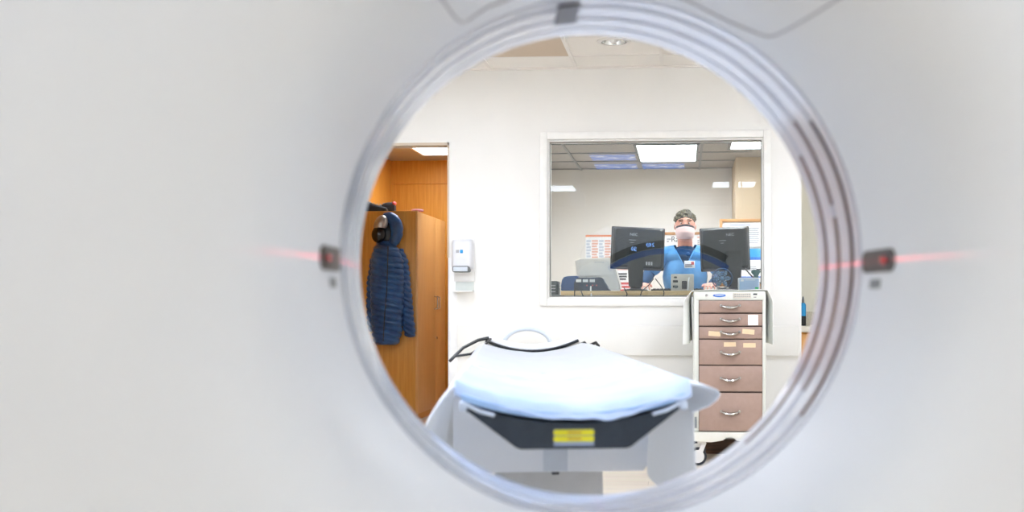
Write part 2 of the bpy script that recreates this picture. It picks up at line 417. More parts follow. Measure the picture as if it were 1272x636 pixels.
for k, (px, py) in enumerate(((761, 192.5), (765, 204), (824, 203.5))):
    x, y = mirror_hit(px, py)
    t = thing('sky_panel', ('lit picture panel of clouds, nearest of its row to the scanner', 'lit picture panel of clouds, further from the window', 'lit picture panel of clouds, right of its neighbours')[k], 'ceiling panel', (x, y, ZC-.006), 0, 'cloud picture panels')
    link('diffuser', B((-.24, -.24, -.008), (.24, .24, 0)), M_sky, t, local=True)
    bm = bmn(); 
    for a, b in (((-.256, -.256), (.256, -.24)), ((-.256, .24), (.256, .256)), ((-.256, -.24), (-.24, .24)), ((.24, -.24), (.256, .24))): box(bm, (*a, -.012), (*b, 0))
    link('frame', bm, M_bar, t, local=True)
for x_ in (-1.0, .35):  # two unseen panels added to light the man from the front
    troffer(x_, 8.55, ZK-.007, .6, .9, M_lightc, 'added fill panel over the desk, '+('left' if x_ < 0 else 'right')+' one of two above the monitors', 'lit panels in the control room ceiling', 0, 5)
# recessed downlight
p = atz(762.5, 51.5, ZC)
dl = thing('downlight', 'round recessed downlight in the white ceiling tile', 'downlight', (p.x, p.y, ZC))
lathe(b := bmn(), [(.105, 0), (.105, -.006), (.085, -.009), (.08, -.004), (.08, 0)], (0, 0, 0), seg=40, caps=False); link('trim_ring', b, M_bar, dl, local=True)
lathe(b := bmn(), [(.08, -.004), (.075, .03), (.063, .07), (.02, .085), (.001, .086), (.001, .082), (.018, .082), (.055, .066), (.068, .03), (.076, -.004)], (0, 0, 0), seg=40, caps=False); link('reflector', b, mat('reflector_metal', (220, 222, 220), .12, .9), dl, local=True)
ell(b := bmn(), (0, 0, .012), (.03, .03, .022), 2); link('bulb', b, M_white, dl, local=True)

# ceiling mounted arms, mirrored in the window
p = atz(912, 192, ZC); ca = thing('equipment_column', 'white ceiling column with cable mirrored at right of window', 'equipment column', (p.x, 2*YW-p.y, ZC))
lathe(b := bmn(), [(.10, 0), (.10, -.03), (.05, -.05), (.05, -.55), (.035, -.56), (.035, -.8), (.001, -.82)], (0, 0, 0), seg=24); link('column', b, M_white, ca, local=True)
tube(b := bmn(), [(.06, 0, -.02), (.08, 0, -.3), (.1, 0, -.5), (.04, 0, -.75)], .008, 8); link('cable', b, M_tube, ca, local=True)
p = atz(717, 203, ZC); cb = thing('ceiling_box', 'white box on ceiling pole mirrored at left of window', 'ceiling box', (p.x, 2*YW-p.y, ZC))
b = bmn(); lathe(b, [(.06, 0), (.06, -.02), (.025, -.03), (.025, -.35)], (0, 0, 0), seg=20); link('pole', b, M_white, cb, local=True)
b = B((-.09, -.07, -.5), (.09, .07, -.33), .02, 3); link('housing', b, M_white, cb, local=True)

# ================================================================== CT GANTRY  (own frame: x lateral, y along the bore, z up)
PSI = TH+math.radians(5.3)
G0 = Vector((-1.57*math.sin(TH), 1.57*math.cos(TH), 0))
GM = Matrix.Translation(G0) @ Matrix.Rotation(PSI, 4, 'Z'); GI = GM.inverted()
def gl(px, py, s):
    o = GI @ Vector((0, 0, CH)); d = GI.to_3x3() @ ray(px, py); return o+d*((s-o.y)/d.y)
def gthing(name, label, cat, off=(0, 0, 0), group=None):
    l = GM @ Vector(off); return thing(name, label, cat, l, PSI, group)
RB, ZB, LD = .366, 1.041, .215
gan = gthing('ct_gantry', 'white CT scanner ring with round bore open to camera', 'ct scanner', (0, .1, 0))
GY = -.1                                   # parts authored with y measured from the near edge of the liner
prof = [(RB, .0), (.3675, -.035), (.370, -.07), (.3745, -.11), (.381, -.15), (.391, -.19), (.406, -.228), (.427, -.259), (.455, -.284), (.492, -.303), (.56, -.319), (.66, -.324)]
proff = [(RB, .0), (.368, -.006), (.374, -.016), (.386, -.032), (.41, -.06), (.45, -.105), (.50, -.16), (.55, -.212), (.595, -.258), (.625, -.290), (.645, -.312), (.66, -.324)]
def bound(phi, hw=1.08, top=1.97, bot=.22, rr=.42):
    """distance from the bore axis to the outline of the cover at angle phi (0 = up, clockwise)"""
    d = Vector((math.sin(phi), math.cos(phi)))
    lo, hi = .2, 3
    for _ in range(30):
        m_ = (lo+hi)/2; x, z = d.x*m_, ZB+d.y*m_
        cz = max(bot+rr, min(top-rr, z)); cx_ = max(-hw+rr, min(hw-rr, x))
        inside = (x-cx_)**2+(z-cz)**2 < rr*rr
        lo, hi = (m_, hi) if inside else (lo, m_)
    return lo
NP = 144
def cover(sign, y_mid):
    bm = bmn(); rings = []
    rows = prof if sign < 0 else proff
    for r, s in rows:
        rings.append([bm.verts.new((r*math.sin(2*PI*k/NP), GY+(s if sign < 0 else LD-s), ZB+r*math.cos(2*PI*k/NP))) for k in range(NP)])
    for f_, s in ((.5, -.324), (.93, -.324), (.975, -.318), (.993, -.298), (1.0, -.27)):
        ring = []
        for k in range(NP):
            ph = 2*PI*k/NP; R = bound(ph); r = .66+(R-.66)*f_ if f_ < .9 else R*f_
            r = max(r, .664)
            ring.append(bm.verts.new((r*math.sin(ph), GY+(s if sign < 0 else LD-s), ZB+r*math.cos(ph))))
        rings.append(ring)
    rings.append([bm.verts.new((bound(2*PI*k/NP)*math.sin(2*PI*k/NP), y_mid, ZB+bound(2*PI*k/NP)*math.cos(2*PI*k/NP))) for k in range(NP)])
    skin_rings(bm, rings, caps=False); return bm
ymid = GY+LD/2
link('near_cover', cover(-1, ymid-.004), M_gantry, gan, local=True)
link('far_cover', cover(1, ymid+.004), M_gantry, gan, local=True)
# bore liner, built as a thin double-walled ring
bm = bmn(); rings = []
for r, y in ((RB+.0, .0), (RB, LD), (RB+.02, LD), (RB+.02, 0)):
    rings.append([bm.verts.new((r*math.sin(2*PI*k/NP), GY+y, ZB+r*math.cos(2*PI*k/NP))) for k in range(NP)])
rings.append(rings[0]); skin_rings(bm, rings, caps=False)
link('bore_liner', bm, M_liner, gan, local=True)
def ring_band(y, w, r_in, r_out, a0=0, a1=360, n=NP):
    bm = bmn(); rings = []; full = a1-a0 >= 360
    cnt = n if full else max(8, int(n*(a1-a0)/360))
    for k in range(cnt if full else cnt+1):
        a = math.radians(a0+(a1-a0)*k/cnt)
        rings.append([bm.verts.new((r*math.sin(a), GY+yy, ZB+r*math.cos(a))) for r, yy in ((r_in, y-w/2), (r_in, y+w/2), (r_out, y+w/2), (r_out, y-w/2))])
    if full: rings.append(rings[0]); skin_rings(bm, rings, caps=False)
    else: skin_rings(bm, rings, caps=True)
    return bm
for y in (.038, .102, .168): link('seam_ring', ring_band(y, .006, RB-.0008, RB+.004), M_seamg, gan, local=True)  # grey beyond the brown arcs stands in for light reflected off the seams
link('seam_ring', ring_band(.0, .005, RB-.0010, RB+.004), M_seamg, gan, local=True)
for y, a0, a1, w in ((.038, 56, 128, .010), (.102, 54, 76, .012), (.102, 79, 122, .014), (.168, 62, 140, .012)):
    o = link('seam_strip', ring_band(y, w, RB-.0022, RB+.004, a0, a1), M_brown, gan, local=True)
    o['label'] = 'brown seam inside the bore'
for y in (.07, .135): link('scan_window', ring_band(y, .045, RB-.0016, RB+.003), M_liner, gan, local=True)
# dark tab and clear overlap at the top of the bore
o = link('tab', ring_band(.07, .10, RB-.004, RB-.001, -10.5, -5.5), M_dark, gan, local=True); o['label'] = 'dark tab at the top of the bore'
# trumpet radius as a function of y, and points on it
def rad(y):
    for (r0, s0), (r1, s1) in zip(prof, prof[1:]):
        if s1 <= y <= s0: return r0+(r1-r0)*(s0-y)/(s0-s1)
    return RB
def on(y, phi, lift=0): 
    r = rad(y)-lift; return Vector((r*math.sin(phi), GY+y, ZB+r*math.cos(phi)))
# panel outline on the near side above the bore
def on_pix(px, py, lift=.0005):
    """the point of the near opening's wall seen at a pixel"""
    o = GI @ Vector((0, 0, CH)); d = GI.to_3x3() @ ray(px, py); y = -.323
    while y < .02:
        p = o+d*((y-o.y)/d.y)
        if math.hypot(p.x, p.z-ZB) > rad(y): pass
        else: y += .001; continue
        break
    ph = math.atan2(p.x, p.z-ZB); return on(y, ph, lift)
path = [on_pix(*q) for q in ((546, -6), (553, 5), (561, 16), (568, 24), (574, 27.5), (581, 25), (592, 17), (606, 8), (640, -5), (700, -14), (757, -17), (810, -13), (850, -2), (870, 8), (889, 18), (908, 27),
                             (926, 35), (944, 42), (955, 45), (965, 43), (985, 33), (1012, 17), (1040, -1), (1050, -8))]
tube(b := bmn(), path, .0017, 6); link('panel_seam', b, M_seam2, gan, local=True)
# laser windows left and right, plus the small square below each
def patch(y0, y1, p0, p1, lift, r=.3):
    """rounded patch following the bore wall between y0..y1 and angles p0..p1 (rad)"""
    bm = bmn(); L = abs(y1-y0); Wd = abs(p1-p0)*RB
    poly = rrect(L, Wd, min(L, Wd)*r, 4)
    top, bot = [], []
    for a, b_ in poly:
        y = (y0+y1)/2+a; ph = (p0+p1)/2+b_/RB
        top.append(bm.verts.new(on(y, ph, lift))); bot.append(bm.verts.new(on(y, ph, -.003)))
    n = len(poly)
    ct = bm.verts.new(on((y0+y1)/2, (p0+p1)/2, lift*1.15))
    for k in range(n):
        bm.faces.new((top[k], top[(k+1) % n], ct)); bm.faces.new((top[k], bot[k], bot[(k+1) % n], top[(k+1) % n]))
    return bm
hw = .0155/RB
lens_pos = {}
for sg in (-1, 1):
    c = sg*PI/2 - sg*math.radians(-.6)
    lw = link('laser_window', patch(-.115, -.012, c-hw, c+hw, .003, .42), M_dark, gan, local=True)
    lw['label'] = 'dark rounded laser window'
    q = on(-.088, c, .0045); lens_pos[sg] = GM @ (q+Vector((0, .1, 0)))
    ell(b := bmn(), q, (.002, .012, .007), 2); link('lens', b, M_pink, lw, local=True)['label'] = 'red laser lens'
    c2 = c+sg*.031/RB
    link('sticker', patch(-.075, -.040, c2-.0065/RB, c2+.0065/RB, .0012, .1), M_grey, gan, local=True)['label'] = 'small grey square below laser window'
# base plinth
link('plinth', B((-.95, GY-.2, 0), (.95, GY+LD+.2, .24), .02), M_grey, gan, local=True)
# far side: curved lit display above the bore with digits
def far_arc(r0, r1, a0, a1, lift, n=40, c=.36):
    """band on the far face along a wide arc whose centre lies on the gantry's middle line at height c"""
    bm = bmn(); rings = []
    for k in range(n+1):
        a = math.radians(a0+(a1-a0)*k/n)
        rings.append([bm.verts.new((r*math.sin(a), GY+LD+y, c+r*math.cos(a))) for r, y in ((r0, .318), (r0, .324+lift), (r1, .324+lift), (r1, .318))])
    skin_rings(bm, rings); return bm
dp = link('display_arc', far_arc(1.345, 1.43, -30, 30, .012), M_black, gan, local=True); dp['label'] = 'black curved display above the bore'
link('light_strip', far_arc(1.27, 1.335, -33, 33, .008), M_barlit, gan, local=True)['label'] = 'blue lit strip under display'
for body, px_ in (('50', -.40), ('240', -.20)):
    M_ = Matrix.Translation((px_, GY+LD+.338, .36+math.sqrt(1.387**2-px_**2))) @ Matrix.Rotation(PI, 4, 'Z') @ Matrix.Rotation(PI/2, 4, 'X')
    link('digits', text_bm(body, .065, M_), M_digit, dp, local=True)

# laser fans: thin planes of red light from the lenses
def laser(name, loc, aim, up_axis, power, half):
    l = bpy.data.lights.new(name, 'SPOT'); l.energy = power; l.color = (1, .03, .05); l.shadow_soft_size = .0006
    l.spot_size = math.radians(60); l.spot_blend = 1; l.use_nodes = True
    n, k = l.node_tree.nodes, l.node_tree.links
    e = n['Emission']; tc = n.new('ShaderNodeTexCoord'); sp = n.new('ShaderNodeSeparateXYZ')
    k.new(tc.outputs['Normal'], sp.inputs[0])
    ab = n.new('ShaderNodeMath'); ab.operation = 'ABSOLUTE'; k.new(sp.outputs['XYZ'.index(up_axis)], ab.inputs[0])
    lt = n.new('ShaderNodeMath'); lt.operation = 'LESS_THAN'; lt.inputs[1].default_value = half; k.new(ab.outputs[0], lt.inputs[0])
    k.new(lt.outputs[0], e.inputs['Strength'])
    o = bpy.data.objects.new(name, l); COL.objects.link(o); o.location = loc
    d = (Vector(aim)-Vector(loc)).normalized(); 
    # local -Z looks along d; local X is kept horizontal, so local Y is the thin direction of a level fan
    o.rotation_euler = d.to_track_quat('-Z', 'Y').to_euler(); return o
for sg in (-1, 1):
    a = lens_pos[sg]-GM.to_3x3() @ Vector((sg*.004, 0, 0)); tgt = GM @ Vector((-sg*RB, .10, ZB)); tgt.z = a.z
    laser('laser_lamp', a, tgt, 'Y', 42, .0026)
top = GM @ Vector((0, -.02, ZB+RB-.006)); laser('laser_lamp', top, GM @ Vector((0, .05, .5)), 'X', 8, .0022)

# ================================================================== PATIENT TABLE (gantry frame)
S0, S1 = .71, 3.95
def zc(t): return .742+.78*t*t
tab = gthing('patient_table', 'CT patient table with black curved cradle end facing the bore', 'table', (0, 2.4, 0))
OY = -2.4
def tl(p): return (p[0], p[1]+OY, p[2])
# cradle shell
def cradle(u, v):
    t = -.215+.43*u; return tl((t, S0+.05+(S1-S0-.05)*v, zc(t)-.004))
b = grid(bmn(), cradle, 24, 12); solid(b, .014); link('cradle', b, M_carbon, tab, local=True)
# black end panel, curved above and trapezoid below
n = 28; poly = [(-.222+.444*k/n, zc(-.222+.444*k/n)-.002) for k in range(n+1)]+[(.218, .768), (.118, .692), (.108, .688), (-.108, .688), (-.118, .692), (-.218, .768)]
b = prism(bmn(), [(p[0], p[1]) for p in poly], S0+OY, S0+.09+OY); 
endp = link('end_panel', b, M_carbon, tab, local=True, ang=25); endp['label'] = 'black curved end of the cradle'
lab = link('warning_label', B((-.041, S0-.0012+OY, .694), (.041, S0+OY, .728)), M_lab, endp, local=True)
for z in (.7215, .7085):
    b = bmn(); prism(b, [(a, z+c) for a, c in rrect(.083, .0115, .005)], S0-.0024+OY, S0-.0012+OY)
    link('yellow_strip', b, M_yel, endp, local=True)['label'] = 'yellow warning strip with small print'
    b = bmn()
    for k in range(7): box(b, (-.012+k*.004, S0-.0028+OY, z-.003), (-.0095+k*.004, S0-.0024+OY, z+.003))
    link('print', b, mat('label_print', (196, 150, 70), .6), endp, local=True)
# clips at the two corners
for sg in (-1, 1):
    b = bmn(); tube(b, [tl((sg*.222, S0-.006, zc(.222)+.002)), tl((sg*.19, S0-.008, zc(.19)-.004)), tl((sg*.16, S0-.008, zc(.16)-.004))], .004, 8)
    box(b, tl((sg*.216, S0-.012, zc(.21)-.010)), tl((sg*.231, S0+.04, zc(.21)+.008)), .003)
    link('clip', b, M_tube, tab, local=True)
# body under the cradle, with the centre channel and chamfered bottom
SB = 1.45
poly = [(-.275, .735), (-.275, .56), (-.25, .535), (.235, .535), (.275, .585), (.275, .735)]
b = prism(bmn(), poly, SB+OY, S1-.15+OY); link('table_body', b, M_body, tab, local=True)
link('channel', B(tl((-.035, SB-.004, .537)), tl((.03, SB, .735))), mat('channel_grey', (206, 214, 226), .45), tab, local=True)
b = bmn(); box(b, tl((.058, SB-.002, .60)), tl((.0605, SB, .64))); box(b, tl((.085, SB-.002, .60)), tl((.0875, SB, .65)))
link('slot', b, M_grey, tab, local=True)
link('catch', B(tl((-.012, SB+.0, .527)), tl((.008, SB+.03, .536)), .002), M_black, tab, local=True)
b = prism(bmn(), [(-.165, .535), (.15, .535), (.165, .0), (-.175, .0)], 1.75+OY, 3.5+OY); link('pedestal', b, M_ped, tab, local=True)
link('foot_plate', B(tl((-.26, 1.8, 0)), tl((.26, 3.7, .05)), .01), M_ped, tab, local=True)
# far end: padded roll, black straps, bent tube handle
def far_roll():
    b = bmn(); pts = []
    for k in range(17):
        t = -.225+.45*k/16; pts.append(tl((t, S1-.03, zc(t)+.035+.25*t*t)))
    tube(b, pts, .026, 12); return b
link('end_roll', far_roll(), M_white, tab, local=True)
def strap(pts, w, name='strap'):
    b = bmn(); rings = []
    for p in pts:
        p = Vector(tl(p)); rings.append([b.verts.new(p+Vector((0, dy, dz))) for dy, dz in ((-w/2, -.002), (w/2, -.002), (w/2, .002), (-w/2, .002))])
    skin_rings(b, rings); o = link(name, b, M_black, tab, local=True); o['label'] = 'black strap across far end of table'
tube(b := bmn(), [tl((-.225+.45*k/16, S1-.062, zc(-.225+.45*k/16)+.028+.25*(-.225+.45*k/16)**2)) for k in range(17)], .007, 8); link('strap', b, M_black, tab, local=True)['label'] = 'black strap across far end of table'
tube(b := bmn(), [tl(p) for p in ((-.39, S1-.2, .73), (-.33, S1-.15, .79), (-.26, S1-.1, .825), (-.21, S1-.08, .835))], .008, 8, flat=1); link('strap', b, M_black, tab, local=True)['label'] = 'black strap loop at far left corner'
tube(b := bmn(), [tl(p) for p in ((-.36, S1-.25, .755), (-.29, S1-.25, .765), (-.23, S1-.2, .80), (-.2, S1-.08, .83))], .006, 8); link('strap', b, M_black, tab, local=True)
for x_ in (.25, .305):
    tube(b := bmn(), [tl(p) for p in ((x_-.025, S1-.1, .800), (x_, S1-.12, .812), (x_+.012, S1-.14, .796))], .008, 8); link('strap', b, M_black, tab, local=True)
pts = [tl((-.11+.0+.115*math.cos(PI*k/16)*-1+.09, S1+.12, .80+.075*math.sin(PI*k/16))) for k in range(17)]
tube(b := bmn(), pts, .011, 10); link('handle', b, M_tube, tab, local=True)['label'] = 'pale bent tube handle at far end'

# white sheet draped over the cradle
def sheet_pt(u, v):
    s = S0+.16+(S1-.14-S0-.16)*v
    q = -1+2*u; wob = noise.noise(Vector((q*3, s*2.2, 0)))
    te = .232
    aq = abs(q)
    if aq < .6:
        t = te*q/.6; return tl((t, s, zc(t)+.027+(.006*wob+.007*max(0, noise.noise(Vector((t*7+s*2.2, s*1.3-t*3, 5))))+.004*noise.noise(Vector((t*16, s*9, 2))))*(1-abs(t)/te)))
    f = (aq-.6)/.4; sg = 1 if q > 0 else -1
    fold = .022*math.sin(s*7.5+sg)*f+.02*wob*f
    if sg < 0: out = .20*(1-(1-f)**2)*(1-.4*v); drop = .75*f**1.4*(1-.45*v)
    else: out = (.075*math.sin(PI*min(1, f*2.6))**.8*(f < .385)+.035*min(1, f*3))*(1-.3*v); drop = (.30*f**1.5 if f > .12 else .30*.12**1.5*f/.12)*(1-.3*v)
    return tl((sg*(te+out+fold), s+.02*f*math.sin(s*5), zc(te)+.028+.006*math.sin(f*PI)-drop))
b = grid(bmn(), sheet_pt, 90, 110); solid(b, .0025)
shg = gthing('bed_sheet', 'thin white sheet draped over the table and hanging down both sides', 'sheet', (0, 2.4, .7))
bm = b; bm.transform(Matrix.Translation((0, 0, -.7)))
bpy.data.objects.remove(shg)
def glink(name, bm, m, off):
    """single-mesh thing in the gantry frame: bm already relative to off"""
    o = link(name, bm, m); o.parent = None
    c = o.location.copy(); o.location = GM @ (Vector(off)+c); o.rotation_euler = (0, 0, PSI); PM[o.name] = GM; return o
o = glink('bed_sheet', bm, M_sheet, (0, 2.4, .7)); tag(o, 'thin white sheet draped over the table and hanging down both sides', 'sheet')
# blue absorbent pad with a crumpled front edge
def pad_pt(u, v):
    s = S0-.012+.80*v; t = -.24+.48*u; wob = noise.noise(Vector((t*9, s*5, 3)))
    fl = math.exp(-((s-S0)/.04)**2)
    w2 = noise.noise(Vector((t*22, s*14, 7))); front = max(0, 1-v/.05)
    return (t*(1-.05*v), s+.016*wob*fl+.006*front, zc(t)+.0385+.010*wob*(.35+fl)+.008*w2*(.35+fl)-.002*v-.024*front**1.5)
b = grid(bmn(), pad_pt, 80, 80); solid(b, .004)
o = glink('absorbent_pad', b, M_pad, (0, 0, 0)); tag(o, 'pale blue absorbent pad lying over the near end of the table', 'pad')
def und_pt(u, v):
    s = S0-.002+1.6*v; t = -.222+.444*u; return (t, s, zc(t)+.024)
b = grid(bmn(), und_pt, 30, 6); solid(b, -.0)if False else None
b = bmn(); rings = []
n = 30
for v in (0, .02, 1):
    up = [(-.226+.452*k/n) for k in range(n+1)]; s = S0-.008+1.7*v if v else S0-.004
    ring = [b.verts.new((t, s, zc(t)+(.0225 if v else .019))) for t in up]+[b.verts.new((t, s, zc(t)+(.003 if v else .006))) for t in up[::-1]]
    rings.append(ring)
skin_rings(b, rings)
o = glink('mattress', b, mat('mattress_vinyl', (172, 204, 238), .5, rgb2=(162, 194, 230), scale=5), (0, 0, 0)); tag(o, 'thin blue mattress lying in the black cradle under the pad', 'mattress')

# ================================================================== DRAWER CART
YC = 6.98
def cX(px): return X(px, YC)
def cZ(py): return Z(py, YC, 905)
cx0, cx1 = cX(861.5), cX(951.5); ct = cZ(361.5); cb0 = cZ(537)
cart = thing('drawer_cart', 'white wheeled medical cart with six mauve drawers', 'cart', ((cx0+cx1)/2, YC+.25, 0))
dx0, dx1 = cX(868.5), cX(946.5)
link('cabinet', B((cx0, YC, cb0), (cx1, YC+.48, ct), .012, 3), M_cart, cart)
link('control_strip', B((dx0-.02, YC-.004, cZ(372.5)), (dx1+.015, YC, cZ(362.5)), .002), M_cart, cart)
strip = (YC-.004)
lathe(b := bmn(), [(.008, -.004), (.008, 0)], (cX(877.5), strip, cZ(367)), 'Y', 16); link('lock', b, M_steel, cart)
b = bmn(); prism(b, [(cX(893.5)+.040*math.cos(2*PI*k/32), cZ(367)+.0105*math.sin(2*PI*k/32)) for k in range(32)], strip-.002, strip); bd = link('badge', b, M_blue, cart); bd['label'] = 'blue oval badge'
b = bmn(); prism(b, [(cX(893.5)+.030*math.cos(2*PI*k/24), cZ(367)+.003+.003*math.sin(2*PI*k/24)) for k in range(24)], strip-.003, strip-.002); link('badge_print', b, M_paper, bd)
kp = link('keypad', B((cX(910.5), strip-.003, cZ(370.5)), (cX(933), strip, cZ(363.5)), .001), M_beige, cart)
b = bmn()
for r_ in range(2):
    for k in range(8):
        x = cX(912.5)+k*(cX(931)-cX(912.5))/7.2; z = cZ(365.6+r_*2.8); box(b, (x, strip-.0045, z-.003), (x+.006, strip-.003, z+.003))
link('keys', b, M_grey, kp)
b = bmn(); box(b, (cX(935.5), strip-.001, cZ(366.5)), (cX(940.5), strip, cZ(364.5))); box(b, (cX(936), strip-.001, cZ(369.5)), (cX(939.5), strip, cZ(368.8))); link('print', b, M_ink, cart)
link('drawer_recess', B((dx0-.003, YC-.001, cZ(536)), (dx1+.003, YC+.001, cZ(373))), mat('recess_dark', (92, 74, 66), .6), cart)
tapes = {2: [(880, 895, 411.5, 417.5, -4), (922, 937, 409, 415, -5)], 3: [(899, 914, 425, 430.5, 1), (923, 938.5, 426, 431.5, 0)], 1: [(929, 941.5, 391, 404, 0)]}
for i, (a, c) in enumerate(((373.6, 388.3), (390, 404.6), (406.2, 420.6), (422, 453), (454.4, 486), (488, 535.2))):
    d = link('drawer', B((dx0, YC-.016, cZ(c)), (dx1, YC-.0005, cZ(a)), .003), M_mauve, cart)
    hy = {0: 380.7, 1: 397.4, 2: 413.6, 3: 438.5, 4: 470.6, 5: 512}[i]; hc, hz = cX(907), cZ(hy)
    pts = []
    for k in range(15):
        u = -1+2*k/14; pts.append((hc+u*.056, YC-.018-.022*(1-u**2)**.8, hz+.006-.014*(1-u*u)))
    b = bmn(); tube(b, pts, .006, 10, radii=[.006+.007*(1-(-1+2*k/14)**2) for k in range(15)], flat=.8)
    for u in (-1, 1): lathe(b, [(.009, -.022), (.009, -.016)], (hc+u*.056, YC, hz+.006), 'Y', 12)
    link('handle', b, M_steel, d)['label'] = 'steel bow handle'
    for x0_, x1_, y0_, y1_, ro in tapes.get(i, ()):
        b = B((-(cX(x1_)-cX(x0_))/2, -.0008, -(cZ(y0_)-cZ(y1_))/2), ((cX(x1_)-cX(x0_))/2, 0, (cZ(y0_)-cZ(y1_))/2))
        b.transform(Matrix.Translation(((cX(x0_)+cX(x1_))/2, YC-.016, (cZ(y0_)+cZ(y1_))/2)) @ Matrix.Rotation(math.radians(-ro), 4, 'Y'))
        o = link('paper_label' if i == 1 else 'tape_label', b, M_paper if i == 1 else M_tape, d); o['label'] = 'white square note' if i == 1 else 'cream tape strip'
# moulded base with a notch, casters
zb1 = cb0+.002; pl = []
xm = (cx0+cx1)/2
for x, dz in ((cx0-.02, .055), (cx0+.11, .062), (cx0+.19, .048), (xm-.035, .04), (xm-.03, .025), (xm+.03, .025), (xm+.035, .04), (cx1-.19, .048), (cx1-.11, .062), (cx1+.02, .055)): pl.append((x, zb1-dz))
b = prism(bmn(), [(cx0-.02, zb1), (cx0-.02, zb1-.001)][:1]+pl+[(cx1+.02, zb1)], YC-.03, YC+.5)
bmesh.ops.bevel(b, geom=b.edges[:], offset=.005, segments=2, affect='EDGES')
link('base', b, mat('base_cream', (228, 226, 216), .45), cart)
for sx in (0, 1):
    for sy in (0, 1):
        wx = cx0+.045 if not sx else cx1-.045; wy = YC+.05 if not sy else YC+.40; R = .056
        cs = link('caster', tube(bmn(), [(wx+.0, wy, zb1-.05), (wx+.0, wy, zb1-.075)], .022, 14), M_white, cart)
        b = bmn(); lathe(b, [(R-.016, -.013), (R-.004, -.014), (R, -.008), (R, .008), (R-.004, .014), (R-.016, .013)], (wx-.018, wy, R), 'Y', 32); link('tyre', b, M_rubber, cs)
        b = bmn(); lathe(b, [(.004, -.016), (R-.018, -.016), (R-.014, -.012), (R-.014, .012), (R-.018, .016), (.004, .016)], (wx-.018, wy, R), 'Y', 32); link('wheel', b, M_white, cs)
        b = bmn()
        for dy in (-.020, .020):
            prism(b, [(wx-.02, zb1-.055), (wx+.03, zb1-.055), (wx+.035, zb1-.075), (wx+.0, R-.008), (wx-.028, R-.012), (wx-.030, R+.004), (wx+.005, zb1-.08)], wy+dy-.003, wy+dy+.003)
        box(b, (wx-.02, wy-.02, zb1-.062), (wx+.03, wy+.02, zb1-.052)); link('fork', b, M_white, cs)
link('latch', B((cx0+.006, YC-.004, cZ(532)), (cx0+.02, YC, cZ(518)), .001), M_grey, cart)
# white cloth over the top of the cart, hanging down left and right
def cloth_pt(u, v):
    y = YC-.004+.40*v; w = cx1-cx0
    L, Rr = .34, .34; d = -L+(w+L+Rr)*u
    z = ct+.004+.004*noise.noise(Vector((d*9, y*8, 1)))+(.006*abs(math.sin(d*11)) if v < .05 else 0)
    if d < 0:
        f = -d/L; return (cx0-.010-(.045*math.exp(-(y-YC)/.10)+.004)*min(1, f*5)-.008*f*math.sin(y*30), y+.02*f, z-.0-f*L*(1-.1*v))
    if d > w:
        f = (d-w)/Rr; return (cx1+.010+(.03*math.exp(-(y-YC)/.10)+.004)*min(1, f*5)+.008*f*math.sin(y*28), y+.06*f, z-f*Rr*(1-.1*v))
    return (cx0+d, y, z)
b = grid(bmn(), cloth_pt, 60, 12); solid(b, .003)
o = link('cart_cover', b, M_cover); tag(o, 'white cloth over the drawer cart hanging down its sides', 'cloth')

# ================================================================== WALL FITTINGS
sd = thing('soap_dispenser', 'white wall soap dispenser with grey push bar beside the doorway', 'dispenser', (X(577, YW), YW, Z(338, YW)))
x0, x1, z0, z1 = X(564, YW), X(589, YW), Z(338, YW), Z(297, YW)
b = bmn(); rings = []
for z, dep, ins in ((z0+.02, .06, .004), (z0+.04, .10, 0), (z0+.12, .10, 0), (z1-.03, .095, 0), (z1-.008, .085, .004), (z1, .05, .012)):
    rings.append([b.verts.new((x_, y_, z)) for x_, y_ in ((x0+ins, YW), (x0+ins, YW-dep+.02), (x0+ins+.008, YW-dep+.006), (x0+ins+.022, YW-dep), (x1-ins-.022, YW-dep), (x1-ins-.008, YW-dep+.006), (x1-ins, YW-dep+.02), (x1-ins, YW))])
skin_rings(b, rings); link('housing', b, mat('dispenser_white', (224, 225, 230), .35), sd, ang=60)
pbx = B((x0+.008, YW-.112, z0-.002), (x1-.014, YW-.03, z0+.042), .014, 3); link('push_bar', pbx, M_grey, sd)
link('bar_face', B((x0+.018, YW-.115, z0+.004), (x1-.024, YW-.111, z0+.034), .003), M_tube, sd)
b = bmn(); box(b, (x0+.035, YW-.103, z1-.095), (x0+.055, YW-.099, z1-.075)); link('logo', b, M_greyp, sd)
b = bmn(); box(b, (x0+.062, YW-.103, z1-.098), (x0+.082, YW-.099, z1-.074), .004); link('logo_mark', b, M_cyan, sd)
link('back_plate', B((x0-.0, YW-.009, Z(349, YW)), (x1+.004, YW, Z(296, YW)), .002), M_white, sd)
tr = thing('drip_tray', 'small white drip tray on the wall below the soap dispenser', 'tray', (X(577, YW), YW, Z(362.5, YW)))
link('back', B((X(566, YW), YW-.008, Z(362, YW)), (X(588.5, YW), YW, Z(350, YW)), .002), mat('tray_back', (214, 220, 216), .5), tr)
link('ledge', B((X(564, YW), YW-.07, Z(362.6, YW)), (X(589, YW), YW, Z(361.2, YW)), .002), M_white, tr)

